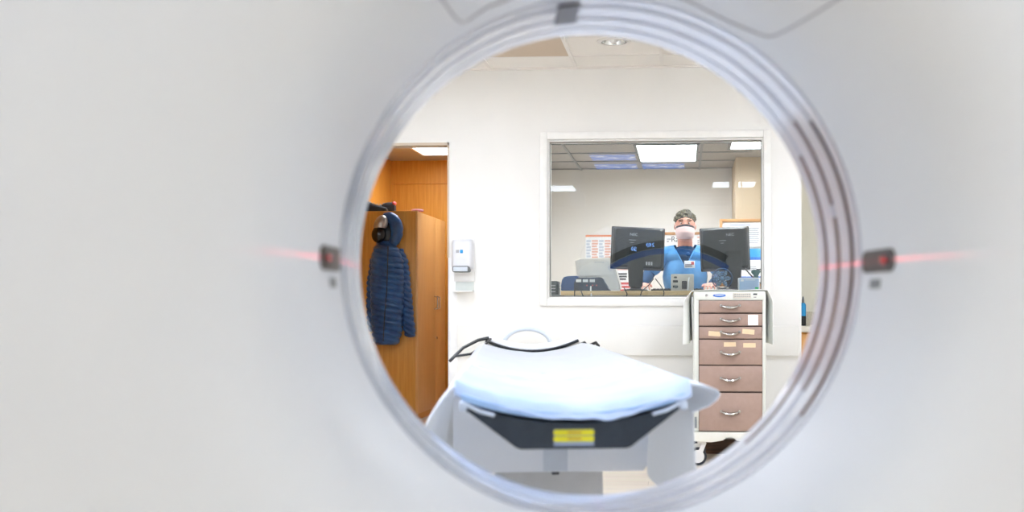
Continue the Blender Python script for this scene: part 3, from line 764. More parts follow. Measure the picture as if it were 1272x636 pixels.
# counter alcove at right
ck = thing('base_cabinet', 'oak base cabinet standing in the alcove right of the wall', 'cabinet', (xE+.7, YR-.3, 0))
yF = 8.02
zt = at(1003, 405, yF).z; 
link('body', B((xE+.01, yF+.03, .08), (xE+1.6, YR-.004, zt-.045)), M_wood, ck)
d = link('door', B((xE+.03, yF+.01, .12), (xE+.5, yF+.03, zt-.06), .003), M_woodd, ck)
link('handle', tube(bmn(), [(xE+.46, yF+.008, .6), (xE+.46, yF-.02, .62), (xE+.46, yF-.02, .70), (xE+.46, yF+.008, .72)], .005, 8), M_steel, d)
o = link('door', B((xE+.51, yF+.01, .12), (xE+1.0, yF+.03, zt-.06), .003), M_woodd, ck)
link('toe_kick', B((xE+.01, yF+.08, 0), (xE+1.6, YR-.004, .08)), M_base, ck)
wk = thing('worktop', 'cream worktop with speckled splashback on the oak cabinet', 'counter', (xE+.7, YR-.3, zt-.045))
link('slab', B((xE+.002, yF-.01, zt-.044), (xE+1.62, YR, zt), .006, 3), M_counter, wk)
link('backsplash', B((xE+.002, YR-.02, zt+.001), (xE+1.62, YR, at(1005, 387, YR-.02).z), .002), M_speck, wk)
bo = thing('spray_bottle', 'blue and black bottle standing at the wall end of the worktop', 'bottle', (X(997.5, 8.2), 8.2, zt))
lathe(b := bmn(), [(.001, 0), (.020, 0), (.022, .004), (.022, .07)], (0, 0, 0), seg=20); link('base', b, M_black, bo, local=True)
lathe(b := bmn(), [(.022, .07), (.022, .15), (.014, .165), (.001, .166)], (0, 0, 0), seg=20); link('body', b, M_cyan, bo, local=True)
lathe(b := bmn(), [(.009, .164), (.009, .185), (.004, .21), (.001, .212)], (0, 0, 0), seg=16); link('cap', b, M_grey, bo, local=True)

# ================================================================== LOCKER ALCOVE
YL0 = 9.66
lx1 = X(519, YL0); lx0 = XA+.005; lzt = at(519, 262, YL0).z
dY = (lambda: next(YL0+k*.005 for k in range(1, 900) if X(553, YL0+k*.005) <= lx1))()
lk = thing('locker', 'tall oak double-door locker standing in the alcove', 'cabinet', ((lx0+lx1)/2, (YL0+dY)/2, 0))
link('body', B((lx0, YL0, 0), (lx1-.02, dY, lzt), .003), M_wood, lk)
ym = YL0+(dY-YL0)*.62
hm = None
for a, c, hy in ((YL0+.02, ym-.002, ym-.05), (ym+.002, dY, ym+.05)):
    d = link('door', B((lx1-.019, a, .06), (lx1, c, lzt-.004), .002), M_woodd, lk)
    zz = at(541, 376, hy).z
    link('handle', tube(bmn(), [(lx1, hy, zz-.06), (lx1+.03, hy, zz-.05), (lx1+.03, hy, zz+.05), (lx1, hy, zz+.06)], .006, 8), M_steel, d)
    if hy > ym: 
        lathe(b := bmn(), [(.012, 0), (.012, .008)], (lx1, hy, zz-.33), 'X', 12); link('lock', b, M_steel, d)
link('edge_strip', B((lx1-.02, YL0-.003, 0), (lx1-.001, YL0+.018, lzt+.002), .001), M_woodd, lk)

# puffer jacket hung on the locker's end panel
def jp(px, py, dep): 
    v = at(px, py, YL0-dep); return v
def puff_loft(sections, nseg=26, rip=.024, per=.05, thick=.07, back=.006):
    """sections: (py, px_left, px_right); quilted oval cross-sections hanging against the panel"""
    b = bmn(); rings = []; S = []
    for (a, b_) in zip(sections, sections[1:]):
        m_ = max(3, int(abs(b_[0]-a[0])*1.5))
        for k in range(m_): f = k/m_; S.append(tuple(a[i]+(b_[i]-a[i])*f for i in range(3)))
    S.append(sections[-1])
    for i, (py, l, r) in enumerate(S):
        p0, p1 = at(l, py, YL0-.06), at(r, py, YL0-.06)
        w = (p1.x-p0.x)/2; c = (p0+p1)/2; th = min(thick, w*.75)
        q = rip*(abs(math.sin(PI*c.z/per))**.6-.6)
        ring = []
        for k in range(nseg):
            a = 2*PI*k/nseg; q = rip*(abs(math.sin(PI*(c.z+.03*math.cos(a)+.005*noise.noise(Vector((math.cos(a)*3, c.z*5, c.x*9))))/per))**.6-.6); wr = .006*noise.noise(Vector((math.cos(a)*2, math.sin(a)*2, c.z*14)))
            ring.append(b.verts.new((c.x+(w+q*.5+wr)*math.cos(a), YL0-back-th-.01+(th+q+wr)*math.sin(a)*.98+.0, c.z)))
        rings.append(ring)
    skin_rings(b, rings); 
    for v in b.verts: v.co.y = min(v.co.y, YL0-.001)
    return b
jk = thing('puffer_jacket', 'dark blue quilted puffer jacket with hood hanging on locker side', 'jacket', (X(484, YL0), YL0-.06, at(480, 428, YL0).z))
link('body', puff_loft([(300, 470, 489), (310, 466, 497), (325, 463, 502), (350, 462, 503), (385, 463, 502), (415, 464, 500), (427, 466, 496), (428.5, 470, 492)], thick=.085), M_puff, jk, ang=50)
link('sleeve', puff_loft([(309, 488, 500), (322, 491, 506), (345, 494, 509), (375, 497, 512), (405, 500, 515), (417, 503, 515), (419, 506, 513)], thick=.06, rip=.022), M_puff, jk, ang=50)
link('sleeve', puff_loft([(309, 464, 474), (325, 459, 471), (350, 456, 469), (380, 455, 468), (405, 456, 468), (412, 458, 466)], thick=.06, rip=.022), M_puff, jk, ang=50)
# hood: a rolled crescent open to the left
b = bmn(); pts = []; rr = []
for k in range(22):
    a = math.radians(112-200*k/21); pts.append(at(481+12*math.cos(a), 287-18.5*math.sin(a), YL0-.09)); rr.append(.018+.026*math.sin(PI*k/21)+.004*abs(math.sin(k*1.3)))
tube(b, pts, 0, 14, radii=rr, flat=1.2); link('hood', b, M_puff, jk, ang=50)
b = bmn(); ell(b, at(481, 290, YL0-.07), (.07, .05, .105), 3); link('hood_lining', b, M_black, jk)
tube(b := bmn(), [at(px, py, YL0-.19) for px, py in ((482, 306), (481.5, 330), (480.5, 360), (478, 390), (476, 424))], .005, 8); link('zip', b, M_black, jk)
b = bmn(); tube(b, [at(480, 272, YL0), at(480, 272, YL0-.05), at(480, 269, YL0-.06)], .006, 8); o = link('coat_hook', b, M_steel); tag(o, 'steel coat hook on the locker side behind the hood', 'hook')
# silver and black cap hanging in front of the hood opening
cp = thing('cap', 'silver and black shiny cap hanging beside the blue hood', 'cap', at(472, 303, YL0-.13))
b = bmn(); c = at(473, 279, YL0-.135); ell(b, c, (.058, .05, .085), 3, Matrix.Rotation(.35, 3, 'Y')); 
for v in b.verts:
    if v.co.z < c.z-.03: v.co.z = c.z-.03
link('crown', b, M_silver, cp)
b = bmn(); c = at(470.5, 291, YL0-.14); ell(b, c, (.062, .05, .075), 3, Matrix.Rotation(.2, 3, 'Y')); link('brim', b, mat('gloss_black', (20, 17, 16), .12), cp)
# shoes on top of the locker
def shoe(px, label, flip, dy):
    y = YL0+.08+dy; c = Vector((X(px, y), y, lzt)); s = thing('shoe', label, 'shoe', c, 0, 'shoes on the locker')
    b = bmn(); prism(b, [(x*flip, z) for x, z in ((-.12, 0), (.12, 0), (.135, .012), (.13, .028), (0, .022), (-.125, .03), (-.13, .01))], -.04, .04); bmesh.ops.bevel(b, geom=b.edges[:], offset=.006, segments=2, affect='EDGES'); link('sole', b, M_black, s, local=True)
    b = bmn(); rings = []
    for x, h, w in ((-.125, .085, .028), (-.10, .10, .036), (-.04, .095, .036), (0, .075, .038), (.05, .058, .04), (.10, .045, .036), (.128, .034, .02)):
        rings.append([b.verts.new((x*flip, w*math.cos(PI*k/8), .022+(h-.022)*math.sin(PI*k/8)**.7)) for k in range(9)])
    skin_rings(b, rings); link('upper', b, mat('shoe_black', (34, 32, 38), .7), s, local=True)
    b = bmn(); ell(b, (-.115*flip, 0, .085), (.02, .03, .02), 2); link('heel_tab', b, M_red, s, local=True)
    b = bmn()
    for k in range(4): tube(b, [((-.02+.03*k)*flip, -.025, .083-.009*k), ((-.02+.03*k)*flip, .0, .092-.010*k), ((-.02+.03*k)*flip, .025, .083-.009*k)], .003, 6)
    link('laces', b, M_greyp, s, local=True)
shoe(463, 'black trainer lying on the locker top, left of the pair', 1, 0); shoe(474, 'black trainer with a red heel on the locker top above the jacket', -1, .13)
y = YL0+.1; pr = link('hair_band', (lambda b: tube(b, [(X(518.5, y)+.045*math.cos(2*PI*k/24), y+.045*math.sin(2*PI*k/24), lzt+.012) for k in range(25)], .010, 8))(bmn()), mat('pink_band', (214, 150, 158), .5)); tag(pr, 'small pink ring lying on the locker top', 'band')

# ================================================================== CONTROL ROOM: ledge and what stands on it
zl = at(770, 361.3, 7.85).z; zl0 = at(770, 367, 7.85).z
dk = thing('desk', 'desk ledge with pale wood edge just behind the window', 'desk', (.0, 8.2, 0))
ex0, ex1 = X(697, 7.85), xE-.14
link('top', B((ex0, 7.85, zl0+.002), (ex1, 8.66, zl), .002), M_greyp, dk)
link('edge_strip', B((ex0-.002, 7.838, zl0), (ex1, 7.852, zl+.0005), .003), M_woodl, dk)
b = bmn(); box(b, (ex0+.02, 7.9, 0), (ex0+.05, 8.6, zl0)); box(b, (ex1-.05, 7.9, 0), (ex1-.02, 8.6, zl0)); box(b, (ex0+.05, 7.9, .3), (ex1-.05, 7.92, zl0)); link('frame', b, M_greyp, dk)
lo = link('low_cabinet', B((XP+.02, 8.0, 0), (ex0-.03, 8.5, at(685, 366, 8.0).z), .004), M_grey); tag(lo, 'grey low cabinet beside the desk at the window\'s left edge', 'cabinet')
# monitors seen from behind
def monitor(pxl, pxr, pyt, pyb, Y, yaw, label, stand_px, words):
    c = at((pxl+pxr)/2, (pyt+pyb)/2, Y); w = X(pxr, Y)-X(pxl, Y); h = Z(pyt, Y)-Z(pyb, Y)
    m = thing('monitor', label, 'monitor', (c.x, Y, zl), yaw, 'black monitors seen from behind'); dz = c.z-zl
    tilt = Matrix.Translation((0, 0, dz)) @ Matrix.Rotation(math.radians(-5), 4, 'X') @ Matrix.Rotation(math.radians(words[1]), 4, 'Y')
    def tb(b): b.transform(tilt); return b
    link('bezel', tb(B((-w/2, .0, -h/2), (w/2, .028, h/2), .006, 3)), M_mon, m, local=True)
    link('screen', tb(B((-w/2+.015, .0281, -h/2+.015), (w/2-.015, .0285, h/2-.015))), emis('screen_glow_'+words[0], (150, 180, 220), .8), m, local=True)
    b = bmn(); rings = []
    for y, f in ((0, .97), (-.02, .94), (-.034, .86), (-.036, .5)): rings.append([b.verts.new((x*f, y, z*f)) for x, z in rrect(w, h, .02, 3)])
    skin_rings(b, rings); bk = link('back_shell', tb(b), M_mon, m, local=True, ang=25)
    link('carry_slot', tb(B((-.05, -.036, h/2-.030), (.05, -.030, h/2-.020))), M_black, bk, local=True)
    link('brand_mark', tb(text_bm('NEC', .030, Matrix.Translation((words[2], -.0375, h*.30)) @ Matrix.Rotation(PI/2, 4, 'X'), .0006)), M_greyp, bk, local=True)
    b = bmn(); box(b, (-.055+words[2]*.4, -.0375, h*.17), (-.005+words[2]*.4, -.036, h*.178)); box(b, (-.045+words[2]*.4, -.0375, h*.11), (-.02+words[2]*.4, -.036, h*.118)); link('print', tb(b), M_greyp, bk, local=True)
    b = bmn()
    for k in range(3): box(b, (.06+.018*k, -.0380, -h*.40), (.072+.018*k, -.036, -h*.32))
    link('ports', tb(b), M_greyp, bk, local=True)
    sx = X(stand_px, Y)-c.x
    b = bmn(); prism(b, [(sx-.05, .03), (sx+.05, .03), (sx+.062, dz-.02), (sx-.062, dz-.02)], -.06, -.034); bmesh.ops.bevel(b, geom=b.edges[:], offset=.008, segments=2, affect='EDGES'); link('stand', b, M_mon, m, local=True)
    b = bmn(); lathe(b, [(.001, 0), (.085, 0), (.09, .008), (.08, .016), (.04, .022), (.035, .035), (.001, .036)], (sx, -.05, 0), seg=32); link('stand_base', b, M_mon, m, local=True)
monitor(759, 825.5, 282, 335, 8.20, math.radians(7), 'black monitor seen from behind, left of the man in blue', 789, ('left', 2.5, -.035))
monitor(869.5, 931, 282, 336, 8.18, math.radians(-6), 'black monitor seen from behind, right of the man in blue', 912, ('right', -2.5, .045))
# UPS style outlet box
Yd = 8.0
def dX(px): return X(px, Yd)
u0, u1, uz0, uz1 = dX(833.5), dX(862), zl, at(848, 340.5, Yd).z
up = thing('power_unit', 'beige power box with black outlets standing on the desk ledge before the man', 'power unit', ((u0+u1)/2, Yd+.12, zl))
link('case', B((u0, Yd, zl), (u1, Yd+.28, uz1), .004), M_beige, up)
for py in (344.5, 349.5, 356):
    b = bmn()
    x_ = dX(839.0); z_ = at(839, py, Yd).z; prism(b, [(x_+a, z_+c) for a, c in rrect(.036 if py > 347 else .022, .016 if py > 347 else .012, .004)], Yd-.003, Yd)
    link('outlet', b, M_black, up)
link('vent', B((dX(847), Yd-.003, at(850, 359, Yd).z), (dX(853.5), Yd, at(850, 349, Yd).z), .002), M_rubber, up)
link('plug', B((dX(837.5), Yd-.03, at(838, 358, Yd).z), (dX(841.5), Yd-.002, at(838, 354.5, Yd).z), .004), M_grey, up)
tube(b := bmn(), [(dX(856), Yd-.003, at(855, 345, Yd).z), (dX(855), Yd-.03, at(855, 350, Yd).z), (dX(854.5), Yd-.02, zl+.02), (dX(854), Yd-.02, zl+.006)], .005, 8); link('cable', b, M_white, up)
# beige scanner with sloping cover, dark docking unit in front
pn = thing('document_scanner', 'beige sloping desk printer standing left of the monitors', 'printer', (X(742, 8.45), 8.45, zl))
YP = 8.36
poly = [(X(px, YP), at(px, py, YP).z) for px, py in ((722, 360), (716, 338), (713.5, 323), (722, 321.5), (757, 319.5), (761, 321), (770.5, 357), (769.5, 360))]
poly = [(x, max(z, zl)) for x, z in poly]
b = prism(bmn(), poly, YP, YP+.26); bmesh.ops.bevel(b, geom=b.edges[:], offset=.008, segments=3, affect='EDGES'); link('case', b, M_beige, pn)
poly = [(X(px, YP), at(px, py, YP).z) for px, py in ((718, 336), (724, 330), (733, 326.5), (757, 323), (761, 330), (762, 341), (719, 343.5))]
b = prism(bmn(), poly, YP-.012, YP+.004); bmesh.ops.bevel(b, geom=b.edges[:], offset=.003, segments=2, affect='EDGES'); link('cover', b, mat('beige_cover', (222, 216, 206), .5), pn)
b = bmn()
for k in range(6): box(b, (X(739, YP)+k*.012, YP-.0135, at(740, 326.4, YP).z), (X(739, YP)+k*.012+.008, YP-.012, at(740, 325.4, YP).z))
link('print', b, M_greyp, pn)
YQ = 7.92
dq = thing('docking_unit', 'dark blue-black box with ports in front of the beige printer', 'dock', (X(733, YQ), YQ+.05, zl))
poly = [(X(px, YQ), max(zl, at(px, py, YQ).z)) for px, py in ((713, 362), (713, 351), (716, 346), (720, 344.8), (746, 344.4), (749, 346), (751, 352), (754, 357), (759, 362))]
b = prism(bmn(), poly, YQ, YQ+.12); bmesh.ops.bevel(b, geom=b.edges[:], offset=.004, segments=2, affect='EDGES'); link('case', b, mat('dock_case', (44, 56, 74), .4), dq)
b = bmn()
for px in (715.5, 724, 732.5): box(b, (X(px, YQ), YQ-.002, at(px, 350.5, YQ).z), (X(px+6.5, YQ), YQ, at(px, 347, YQ).z))
link('label_plate', b, M_paper, dq)
for px in (729, 736, 741):
    b = bmn(); ell(b, (X(px, YQ), YQ-.001, at(px, 354.5, YQ).z), (.006, .003, .006), 1)
    link('port', b, M_red, dq)
b = bmn(); tube(b, [(X(734, YQ), YQ-.004, at(734, 356, YQ).z), (X(734.5, YQ), YQ-.05, at(734, 360, YQ).z), (X(735.5, YQ), YQ-.075, at(735, 364, YQ).z), (X(735.8, YQ), YQ-.088, at(735.5, 369, YQ).z)], .005, 8); link('cable', b, M_white, dq)
# loose cables over the ledge edge
for k, (pts, lab) in enumerate((([(714.5, 358), (713.8, 362), (713.5, 366), (714, 369)], 'thin black cable hanging over the desk edge at far left'),
                                ([(722.5, 357), (722, 362), (723.5, 366), (725, 369)], 'thin black cable hanging over the desk edge below the dark box'),
                                ([(812, 346), (806, 354), (797, 362), (795.5, 367)], 'black cable looping down from the left monitor to the desk edge'),
                                ([(814, 346), (821, 355), (825, 363), (824, 368)], 'black cable running right from the left monitor over the desk edge'),
                                ([(775, 357), (777, 361), (779, 365), (778, 369)], 'short black cable over the desk edge below the left monitor stand'))):
    b = tube(bmn(), [at(px, py, 7.835-.002*i) for i, (px, py) in enumerate(pts)], .0035, 8)
    tag(link('cable', b, M_black), lab, 'cable', 'loose cables over the desk edge')
b = tube(bmn(), [at(px, py, 8.1) for px, py in ((925, 333), (931, 340), (938, 347), (945, 352))], .0055, 8); tag(link('cable', b, M_black), 'thick black cable running down from the right monitor', 'cable', 'loose cables over the desk edge')
# blue tray, keyboard, glove box
bt = thing('blue_bin', 'blue plastic bin on the desk ledge at the window\'s left', 'bin', (X(706, 8.2), 8.2, zl))
YT = 8.15
b = prism(bmn(), [(X(px, YT), max(zl, at(px, py, YT).z)) for px, py in ((696.5, 362), (697, 352), (698.5, 345.5), (703, 343), (718, 342.5), (718, 362))], YT, YT+.18); bmesh.ops.bevel(b, geom=b.edges[:], offset=.008, segments=3, affect='EDGES'); link('tub', b, M_bblue, bt)
link('tag', B((X(694.8, YT), YT-.006, at(695, 358, YT).z), (X(697, YT), YT, at(695, 353, YT).z)), M_paper, bt)
dv = thing('grey_device', 'dark grey box standing on low cabinet at the window\'s lower left', 'device', (X(687, 8.15), 8.15, at(685, 366, 8.0).z))
zz = at(685, 366, 8.0).z
link('case', B((X(681, 8.1), 8.1, zz), (X(692, 8.1), 8.3, at(687, 349, 8.1).z), .006), mat('device_grey', (74, 84, 84), .5), dv)
b = bmn(); 
for k in range(3): box(b, (X(683, 8.1), 8.098, zz+.02+.022*k), (X(690, 8.1), 8.1, zz+.027+.022*k))
link('slots', b, M_greyp, dv)
YG = 7.92
gb = thing('glove_box', 'white and pale blue carton with green mark standing behind the cart', 'box', (X(930, YG), YG+.06, zl))
gx0_, gx1_, gz1 = X(917.5, YG), X(943.5, YG), at(930, 345, YG).z
link('carton', B((gx0_, YG, zl), (gx1_, YG+.11, gz1), .002), M_paper, gb)
link('front_print', B((gx0_+.006, YG-.001, zl), (gx1_-.005, YG, gz1-.006)), M_lblue, gb)
b = bmn(); box(b, (X(938, YG), YG-.002, zl+.008), (X(942.4, YG), YG-.001, zl+.026)); link('green_mark', b, M_green, gb)
b = bmn(); box(b, (X(920, YG), YG-.002, gz1-.026), (X(924, YG), YG-.001, gz1-.012)); box(b, (X(926, YG), YG-.002, gz1-.018), (X(938, YG), YG-.001, gz1-.014)); link('print', b, M_paper, gb)
tl_ = thing('tape_dispenser', 'dark green tape holder standing behind the white carton', 'tape holder', (X(938, 8.25), 8.25, zl))
YV = 8.2
b = prism(bmn(), [(X(px, YV), at(px, py, YV).z) for px, py in ((935, 358), (937, 341), (934, 340), (933, 336.5), (936, 335), (943, 335), (945.5, 337), (943, 340.5), (941.5, 342), (943, 358))], YV, YV+.05); bmesh.ops.bevel(b, geom=b.edges[:], offset=.004, segments=2, affect='EDGES'); link('body', b, M_teal, tl_)
# small fan at the foot of the right monitor
fn = thing('desk_fan', 'small round dark fan standing left of the right monitor stand', 'fan', (X(897, 7.93), 7.93, zl))
b = bmn(); lathe(b, [(.068, -.02), (.074, -.01), (.074, .02), (.066, .03)], (0, 0, .088), 'Y', 36, False); link('cage', b, M_navy, fn, local=True)
b = bmn()
for k in range(6):
    a = 2*PI*k/6; ell(b, (.038*math.cos(a), .0, .088+.038*math.sin(a)), (.024, .005, .015), 2, Matrix.Rotation(-a, 3, 'Y'))
ell(b, (0, -.004, .088), (.016, .008, .016), 2); link('blades', b, mat('fan_blade', (120, 160, 196), .4), fn, local=True)
b = bmn()
for r in (.02, .035, .05, .062): tube(b, [(r*math.cos(2*PI*k/30), -.018, .088+r*math.sin(2*PI*k/30)) for k in range(31)], .0013, 5)
for k in range(10): a = 2*PI*k/10; tube(b, [(.01*math.cos(a), -.018, .088+.01*math.sin(a)), (.07*math.cos(a), -.016, .088+.07*math.sin(a))], .0013, 5)
link('grille', b, M_black, fn, local=True)
link('foot', B((-.04, -.02, 0), (.04, .04, .018), .006), M_black, fn, local=True)
kb = thing('keyboard', 'black keyboard on the desk ledge under the man\'s hands', 'keyboard', (X(842, 8.48), 8.48, zl))
link('case', B((-.2, -.075, .0), (.2, .075, .022), .005), M_black, kb, local=True)
b = bmn()
for r_ in range(4):
    for k in range(14): box(b, (-.185+k*.0265, -.06+r_*.031, .022), (-.163+k*.0265, -.036+r_*.031, .027))
link('keys', b, M_dark, kb, local=True)

# boards and posters on the back walls
def poster(name, px0, px1, py0, py1, Y, label, cat, header=None, cols=(), hfrac=.12, rows=0, frame=None, group=None):
    x0, x1, z0, z1 = X(px0, Y), X(px1, Y), Z(py1, Y, px0), Z(py0, Y, px0)
    t = thing(name, label, cat, ((x0+x1)/2, Y, z0), 0, group)
    link('sheet' if frame is None else 'board', B((x0, Y-.006, z0), (x1, Y-.001, z1)), M_paper, t)
    if header:
        link('header', B((x0, Y-.0075, z1-(z1-z0)*hfrac), (x1, Y-.006, z1)), header, t)
    for c_, (a0, a1, b0, b1, n) in cols:
        b = bmn()
        for k in range(n):
            zz = z0+(z1-z0)*(b0+(b1-b0)*(k+.5)/n); hh = (z1-z0)*(b1-b0)/n*.34
            box(b, (x0+(x1-x0)*a0, Y-.0085, zz-hh), (x0+(x1-x0)*(a1 if k % 3 else a1-.04), Y-.0065, zz+hh))
        link('print', b, c_, t)
    if frame:
        b = bmn(); rect_frame(b, x0, x1, z0, z1, .03, Y-.025, Y, .004); link('frame', b, frame, t)
    return t
M_pink2 = mat('salmon_print', (226, 176, 160), .7); M_bl2 = mat('grey_blue_print', (190, 200, 214), .7)
poster('wall_chart', 727.5, 759.5, 292, 330, YB, 'paper chart with orange header and table, left of the left monitor', 'poster', M_orange,
       ((M_bl2, (.03, .2, .05, .85, 8)), (M_pink2, (.24, .48, .05, .85, 9)), (M_bl2, (.52, .7, .05, .85, 8)), (M_pink2, (.74, .97, .05, .85, 9))), .06)
poster('wall_chart', 762, 790, 334, 366, YB, 'paper list with pink writing below the left monitor', 'poster', M_pink2, ((M_ink, (.2, .6, .55, .85, 3)), (M_red, (.3, .75, .1, .5, 3))), .05)
wb = poster('whiteboard', 816, 884, 292, 330, YB, 'oak framed whiteboard with handwriting behind the man', 'whiteboard', None, ((M_greyp, (.18, .26, .75, .9, 2)), (M_greyp, (.05, .15, .3, .5, 2))), frame=M_frw)
link('writing', text_bm('Ra', .085, face_cam((X(838.5, YB), YB-.009, Z(297.5, YB, 838))), .001), M_ink, wb)
poster('wall_notice', 866, 869, 294, 312, YB-.03, 'narrow white notice at the right of the whiteboard', 'notice', M_pink2, ((M_greyp, (.1, .9, .1, .8, 5)),), .1)
YO = 11.28
nb = poster('notice_board', 897.5, 966, 276, 352, YO, 'oak framed notice board pinned with papers, right of the monitors', 'notice board', None, ((M_greyp, (.12, .5, .80, .92, 3)), (M_blue, (.12, .55, .945, .96, 1))), frame=M_frw)
poster('picture_poster', 917, 962, 309, 346, YO-.027, 'poster with a blue and cyan picture on the notice board', 'poster', M_cyan,
       ((M_blue, (.0, 1.0, .60, .74, 1)), (M_greyp, (.12, .5, .25, .42, 3)), (M_blue, (.0, 1.0, .02, .08, 1)), (M_ink, (.5, .62, .2, .34, 2))), .3)
poster('paper_sheet', 914, 946, 280, 306, YO-.027, 'white printed sheet pinned above the blue poster', 'paper', None, ((M_greyp, (.1, .9, .12, .9, 8)),))
# wall conduit above the boards
# ================================================================== MAN IN SCRUBS
YM = 8.82
hc = at(851, 282, YM); px_m = hc.x
man = thing('person', 'man in blue scrubs and pale face mask standing behind the monitors', 'person', (px_m, YM+.03, 0))
ox, oy = px_m, YM
hz = at(851, 262, YM).z          # top of the head
def V(x, y, z): return Vector((ox+x, oy+y, z))
shz = hz-.338                     # shoulder joint height
hipz = .92
hand = {-1: at(798, 353, 8.50), 1: at(884, 353, 8.50)}
for s in hand: hand[s].z = max(hand[s].z, zl+.045)
sh = {-1: V(-.19, .02, shz), 1: V(.19, .02, shz)}
elb = {}
for s in (-1, 1):
    m_ = (sh[s]+hand[s])/2; elb[s] = Vector((sh[s].x+s*.10, oy+.0, m_.z-.045))
def arm(b, s, grow=0, upto=3):
    a, e, h = sh[s], elb[s], hand[s]
    cap(b, a, a+(e-a)*.5, .056+grow, .048+grow); cap(b, a+(e-a)*.5, e, .048+grow, .041+grow)
    if upto > 1: cap(b, e, e+(h-e)*.4, .041+grow, .038+grow); cap(b, e+(h-e)*.4, h-(h-e).normalized()*.02, .038+grow, .027+grow)
def hand_geo(b, s):
    h = hand[s]; d = Vector((-.15*s, -1, -.12)).normalized(); side = d.cross(Vector((0, 0, 1))).normalized()
    palm = h+d*.045
    for k in range(4):                      # palm as four metacarpals
        off = side*((k-1.5)*.020); cap(b, h+d*.01+off*.7, h+d*.082+off, .0135, .0125, 10)
    for k, L in enumerate((.060, .074, .070, .056) if s < 0 else (.056, .070, .074, .060)):
        p0 = h+d*.085+side*((k-1.5)*.0215); dn = Vector((0, 0, -1))
        d1 = (d+dn*.15+side*(k-1.5)*.10).normalized(); p1 = p0+d1*L*.42
        d2 = (d1+dn*.55).normalized(); p2 = p1+d2*L*.33; d3 = (d2+dn*.55).normalized(); p3 = p2+d3*L*.27
        cap(b, p0, p1, .0095, .0085, 8); cap(b, p1, p2, .0085, .0078, 8); cap(b, p2, p3, .0078, .0068, 8)
    ts = -side*(1 if side.x*s > 0 else -1)  # thumb on the inner side
    t0 = h+d*.03+ts*.028; t1 = t0+(d*.7+ts*.6).normalized()*.042; t2 = t1+(d*.9+ts*.15-Vector((0, 0, .3))).normalized()*.032
    cap(b, h+d*.012+ts*.015, t0, .014, .012, 8); cap(b, t0, t1, .012, .0105, 8); cap(b, t1, t2, .0105, .0085, 8)
hcz = hz-.12
b = bmn()
ell(b, V(0, .01, hcz+.015), (.076, .096, .108), 3); ell(b, V(0, -.012, hcz-.035), (.062, .078, .082), 3)      # skull, jaw
ell(b, V(0, -.058, hcz-.095), (.026, .022, .02), 2)                                                       # chin
cap(b, V(0, -.086, hcz+.012), V(0, -.108, hcz-.028), .008, .0135, 8)                                        # nose
ell(b, V(-.011, -.094, hcz-.03), .009, 2); ell(b, V(.011, -.094, hcz-.03), .009, 2)
for s in (-1, 1):
    ell(b, V(s*.03, -.072, hcz+.038), (.026, .014, .007), 2)                                                # brow
    ell(b, V(s*.043, -.068, hcz-.02), (.022, .02, .022), 2)                                                 # cheek
    ell(b, V(s*.079, .012, hcz-.003), (.010, .020, .032), 2, Matrix.Rotation(.2, 3, 'X'))                   # ear
ell(b, V(0, -.084, hcz-.058), (.024, .012, .008), 2); ell(b, V(0, -.082, hcz-.07), (.021, .012, .008), 2)     # lips
cap(b, V(0, .02, hcz-.06), V(0, .025, shz+.03), .056, .062)                                              # neck
ell(b, V(0, .03, shz-.02), (.17, .085, .07), 3); ell(b, V(0, .03, shz-.18), (.155, .105, .19), 3); ell(b, V(0, .03, shz-.38), (.145, .10, .14), 3); ell(b, V(0, .04, hipz), (.155, .105, .13), 3)
for s in (-1, 1):
    arm(b, s); hand_geo(b, s)
    cap(b, V(s*.09, .03, hipz-.04), V(s*.10, .02, .50), .083, .054); cap(b, V(s*.10, .02, .50), V(s*.105, .045, .32), .054, .056); cap(b, V(s*.105, .045, .32), V(s*.105, .04, .10), .05, .038)
    cap(b, V(s*.105, .05, .05), V(s*.12, -.10, .03), .045, .034)
body = link('body', fuse(b, .0055, 5), M_skin, man, ang=180)
for s in (-1, 1):
    e = V(s*.030, -.0690, hcz+.019); b = bmn(); ell(b, e, .0105, 3); ey = link('eye', b, mat('eye_white', (206, 196, 190), .3), man)
    b = bmn(); ell(b, e+Vector((-s*.001, -.0082, -.001)), (.0055, .004, .0055), 2); link('iris', b, M_dark, ey)
    b = bmn(); tube(b, [V(s*.014, -.087, hcz+.043), V(s*.03, -.088, hcz+.0455), V(s*.052, -.072, hcz+.039)], .0042, 6); link('eyebrow', b, M_hair, man)
# curly hair: cap of curls
b = bmn(); rnd = random.Random(4)
ell(b, V(0, .02, hcz+.045), (.080, .098, .084), 3)
for k in range(150):
    a = rnd.uniform(0, 2*PI); e = rnd.uniform(.05, 1.0)*PI/2; x, y, z = math.cos(e)*math.cos(a), math.cos(e)*math.sin(a), math.sin(e)
    if y < -.55 and z < .45: continue
    ell(b, V(x*.082, .02+y*.100, hcz+.042+z*.082), rnd.uniform(.009, .015), 1)
for v in list(b.verts):
    lim = hcz+.052 if v.co.y < oy-.04 else hcz+.0
    if v.co.z < lim: v.co.z = lim+(v.co.z-lim)*.1
link('hair', fuse(b, .004, 1), M_hair, man, ang=180)
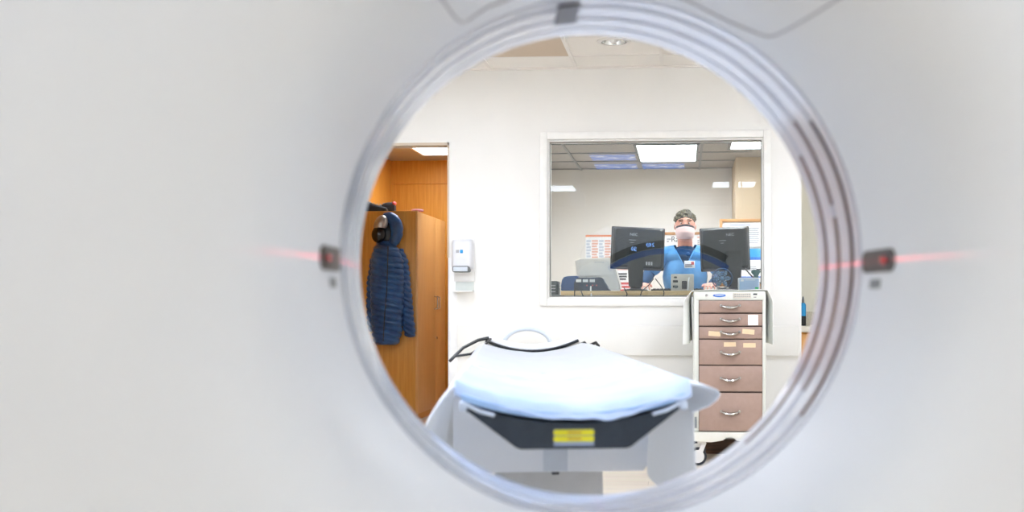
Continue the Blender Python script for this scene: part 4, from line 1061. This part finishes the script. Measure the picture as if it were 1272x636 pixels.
# mask: shell over nose, mouth and chin, with pleats, black nose pad and ear loops
def mask_pt(u, v):
    a = (-1+2*u)*1.18; t = v
    z = hcz-.010-.096*t-.008*math.cos(a)*0
    bul = .112+.012*math.sin(PI*min(1, t*1.15))-.030*max(0, t-.55)**1.0*2*.6
    r = .073-.016*max(0, t-.4)
    zz = z+.014*(1-t)*math.cos(a*1.3)*.8+.010*abs(math.sin(a))*(t-.5)
    return V(math.sin(a)*r*1.06, -math.cos(a)*bul+.012*(t > .9)+.0012*math.sin(v*22), zz)
b = grid(bmn(), mask_pt, 28, 18); solid(b, .002); mk = link('mask', b, M_mask, man, ang=80); mk['label'] = 'pale pink face mask'
b = bmn(); rings = []
for k in range(25):
    p = mask_pt(k/24, .0); c = mask_pt(k/24, .10); nrm = (p-V(0, 0, p.z-0)); nrm.z = 0; nrm.normalize(); o_ = nrm*.003
    up_ = Vector((0, 0, .007*(1-.3*abs(-1+k/12))))
    rings.append([b.verts.new(q) for q in (p+o_+up_, c+o_, c-o_*.2, p-o_*.2+up_)])
skin_rings(b, rings); link('nose_band', b, M_black, mk)['label'] = 'black band across top of mask'
for s in (0, 1):
    sg = -1 if s == 0 else 1; b = bmn()
    tube(b, [mask_pt(s, .1), V(sg*.082, -.0, hcz+.022), V(sg*.086, .026, hcz+.012)], .0018, 6); tube(b, [mask_pt(s, .85), V(sg*.080, .0, hcz-.035), V(sg*.086, .026, hcz+.0)], .0018, 6)
    link('ear_loop', b, M_paper, mk)
# navy undershirt with long sleeves
b = bmn(); ell(b, V(0, .03, shz-.02), (.176, .090, .074), 3); ell(b, V(0, .03, shz-.18), (.160, .110, .19), 3); cap(b, V(0, .020, shz+.018), V(0, .028, shz-.02), .074, .085)
for s in (-1, 1): arm(b, s, .006)
link('undershirt', fuse(b, .006, 4), M_navy, man, ang=180)
# scrub top, short sleeves, V neck cut out
b = bmn()
ell(b, V(0, .03, shz-.01), (.186, .098, .078), 3); ell(b, V(0, .03, shz-.18), (.178, .122, .20), 3); ell(b, V(0, .03, shz-.40), (.176, .120, .20), 3); ell(b, V(0, .035, hipz-.02), (.19, .125, .13), 3)
for s in (-1, 1): cap(b, V(s*.05, .02, shz+.03), sh[s]+Vector((-s*.01, 0, -.004)), .05, .060); cap(b, sh[s]+Vector((-s*.01, 0, -.004)), sh[s]+(elb[s]-sh[s])*.62, .062, .07)
b = fuse(b, .005, 6)
vz = shz-.115
dead = []
for f in b.faces:
    c = f.calc_center_median()-V(0, 0, 0); c.z = f.calc_center_median().z
    if c.y < .01 and c.z > vz and abs(c.x) < (c.z-vz)*.50: dead.append(f)
    elif (Vector((c.x, (c.y-.025)*1.0, 0)).length < .074 and c.z > shz+.03): dead.append(f)
    elif c.z < hipz-.13: dead.append(f)
bmesh.ops.delete(b, geom=dead, context='FACES')
for _ in range(14):
    bv = {v: [e.other_vert(v) for e in v.link_edges if e.is_boundary] for v in b.verts if v.is_boundary}
    new = {v: sum((q.co for q in ns), Vector())/len(ns)*.5+v.co*.5 for v, ns in bv.items() if ns}
    for v, c in new.items(): v.co = c
st = link('scrub_top', b, M_scrub, man, ang=180)
st['label'] = 'light blue V-neck scrub top'
b = bmn()
for s in (-1, 1):
    pts = [V(s*(z-vz)*.50, 0, z) for z in (vz, vz+.04, vz+.08, vz+.12, vz+.145)]
    dep = (-.093, -.09, -.078, -.062, -.045); pts = [Vector((p.x, oy+d_, p.z)) for p, d_ in zip(pts, dep)]
    tube(b, pts, .007, 8, flat=.6)
link('collar', b, mat('scrub_trim', (96, 164, 220), .85), st)
# trousers
b = bmn(); ell(b, V(0, .04, hipz-.02), (.172, .118, .13), 3)
for s in (-1, 1): cap(b, V(s*.09, .03, hipz-.04), V(s*.10, .02, .50), .096, .078); cap(b, V(s*.10, .02, .50), V(s*.105, .04, .11), .078, .068)
link('trousers', fuse(b, .008, 4), M_scrub, man, ang=180)
for s in (-1, 1):
    b = bmn(); cap(b, V(s*.105, .06, .048), V(s*.12, -.12, .04), .047, .04); b2 = fuse(b, .006, 2)
    for v in b2.verts: v.co.z = max(v.co.z, .001)
    link('shoe', b2, M_black, man)
# badge on a black clip
bx_, bz_ = at(856.5, 329, YM).x, at(856.5, 329, YM).z
bg = link('badge', B((bx_-.041, oy-.128, bz_-.030), (bx_+.041, oy-.124, bz_+.026), .002), M_paper, man); bg['label'] = 'white identity badge'
link('photo', B((bx_+.012, oy-.1292, bz_-.004), (bx_+.034, oy-.128, bz_+.020)), M_red, bg)
b = bmn(); 
for k in range(2): box(b, (bx_-.034, oy-.1292, bz_-.018+k*.012), (bx_+.02, oy-.128, bz_-.013+k*.012))
link('print', b, M_ink, bg)
tube(b := bmn(), [(bx_-.006, oy-.124, bz_+.03), (bx_-.01, oy-.122, bz_+.06)], .004, 6); ell(b, (bx_-.012, oy-.112, bz_+.078), (.017, .014, .017), 2); link('badge_clip', b, M_navy, man)

# ================================================================== WORLD + RENDER LOOK
w = bpy.data.worlds.new('world'); sc.world = w; w.use_nodes = True
w.node_tree.nodes['Background'].inputs[0].default_value = (.9, .95, 1, 1); w.node_tree.nodes['Background'].inputs[1].default_value = .3
sc.view_settings.view_transform = 'Standard'; sc.view_settings.look = 'None'
sc.view_settings.gamma = 1; sc.view_settings.exposure = 0.27; sc.view_settings.use_curve_mapping = False
cy = sc.cycles
cy.use_denoising = True
try: cy.denoiser = 'OPENIMAGEDENOISE'
except Exception: pass
cy.max_bounces = 10; cy.diffuse_bounces = 6; cy.glossy_bounces = 5; cy.transparent_max_bounces = 12; cy.transmission_bounces = 6
cy.sample_clamp_indirect = 8; cy.caustics_reflective = False; cy.caustics_refractive = False
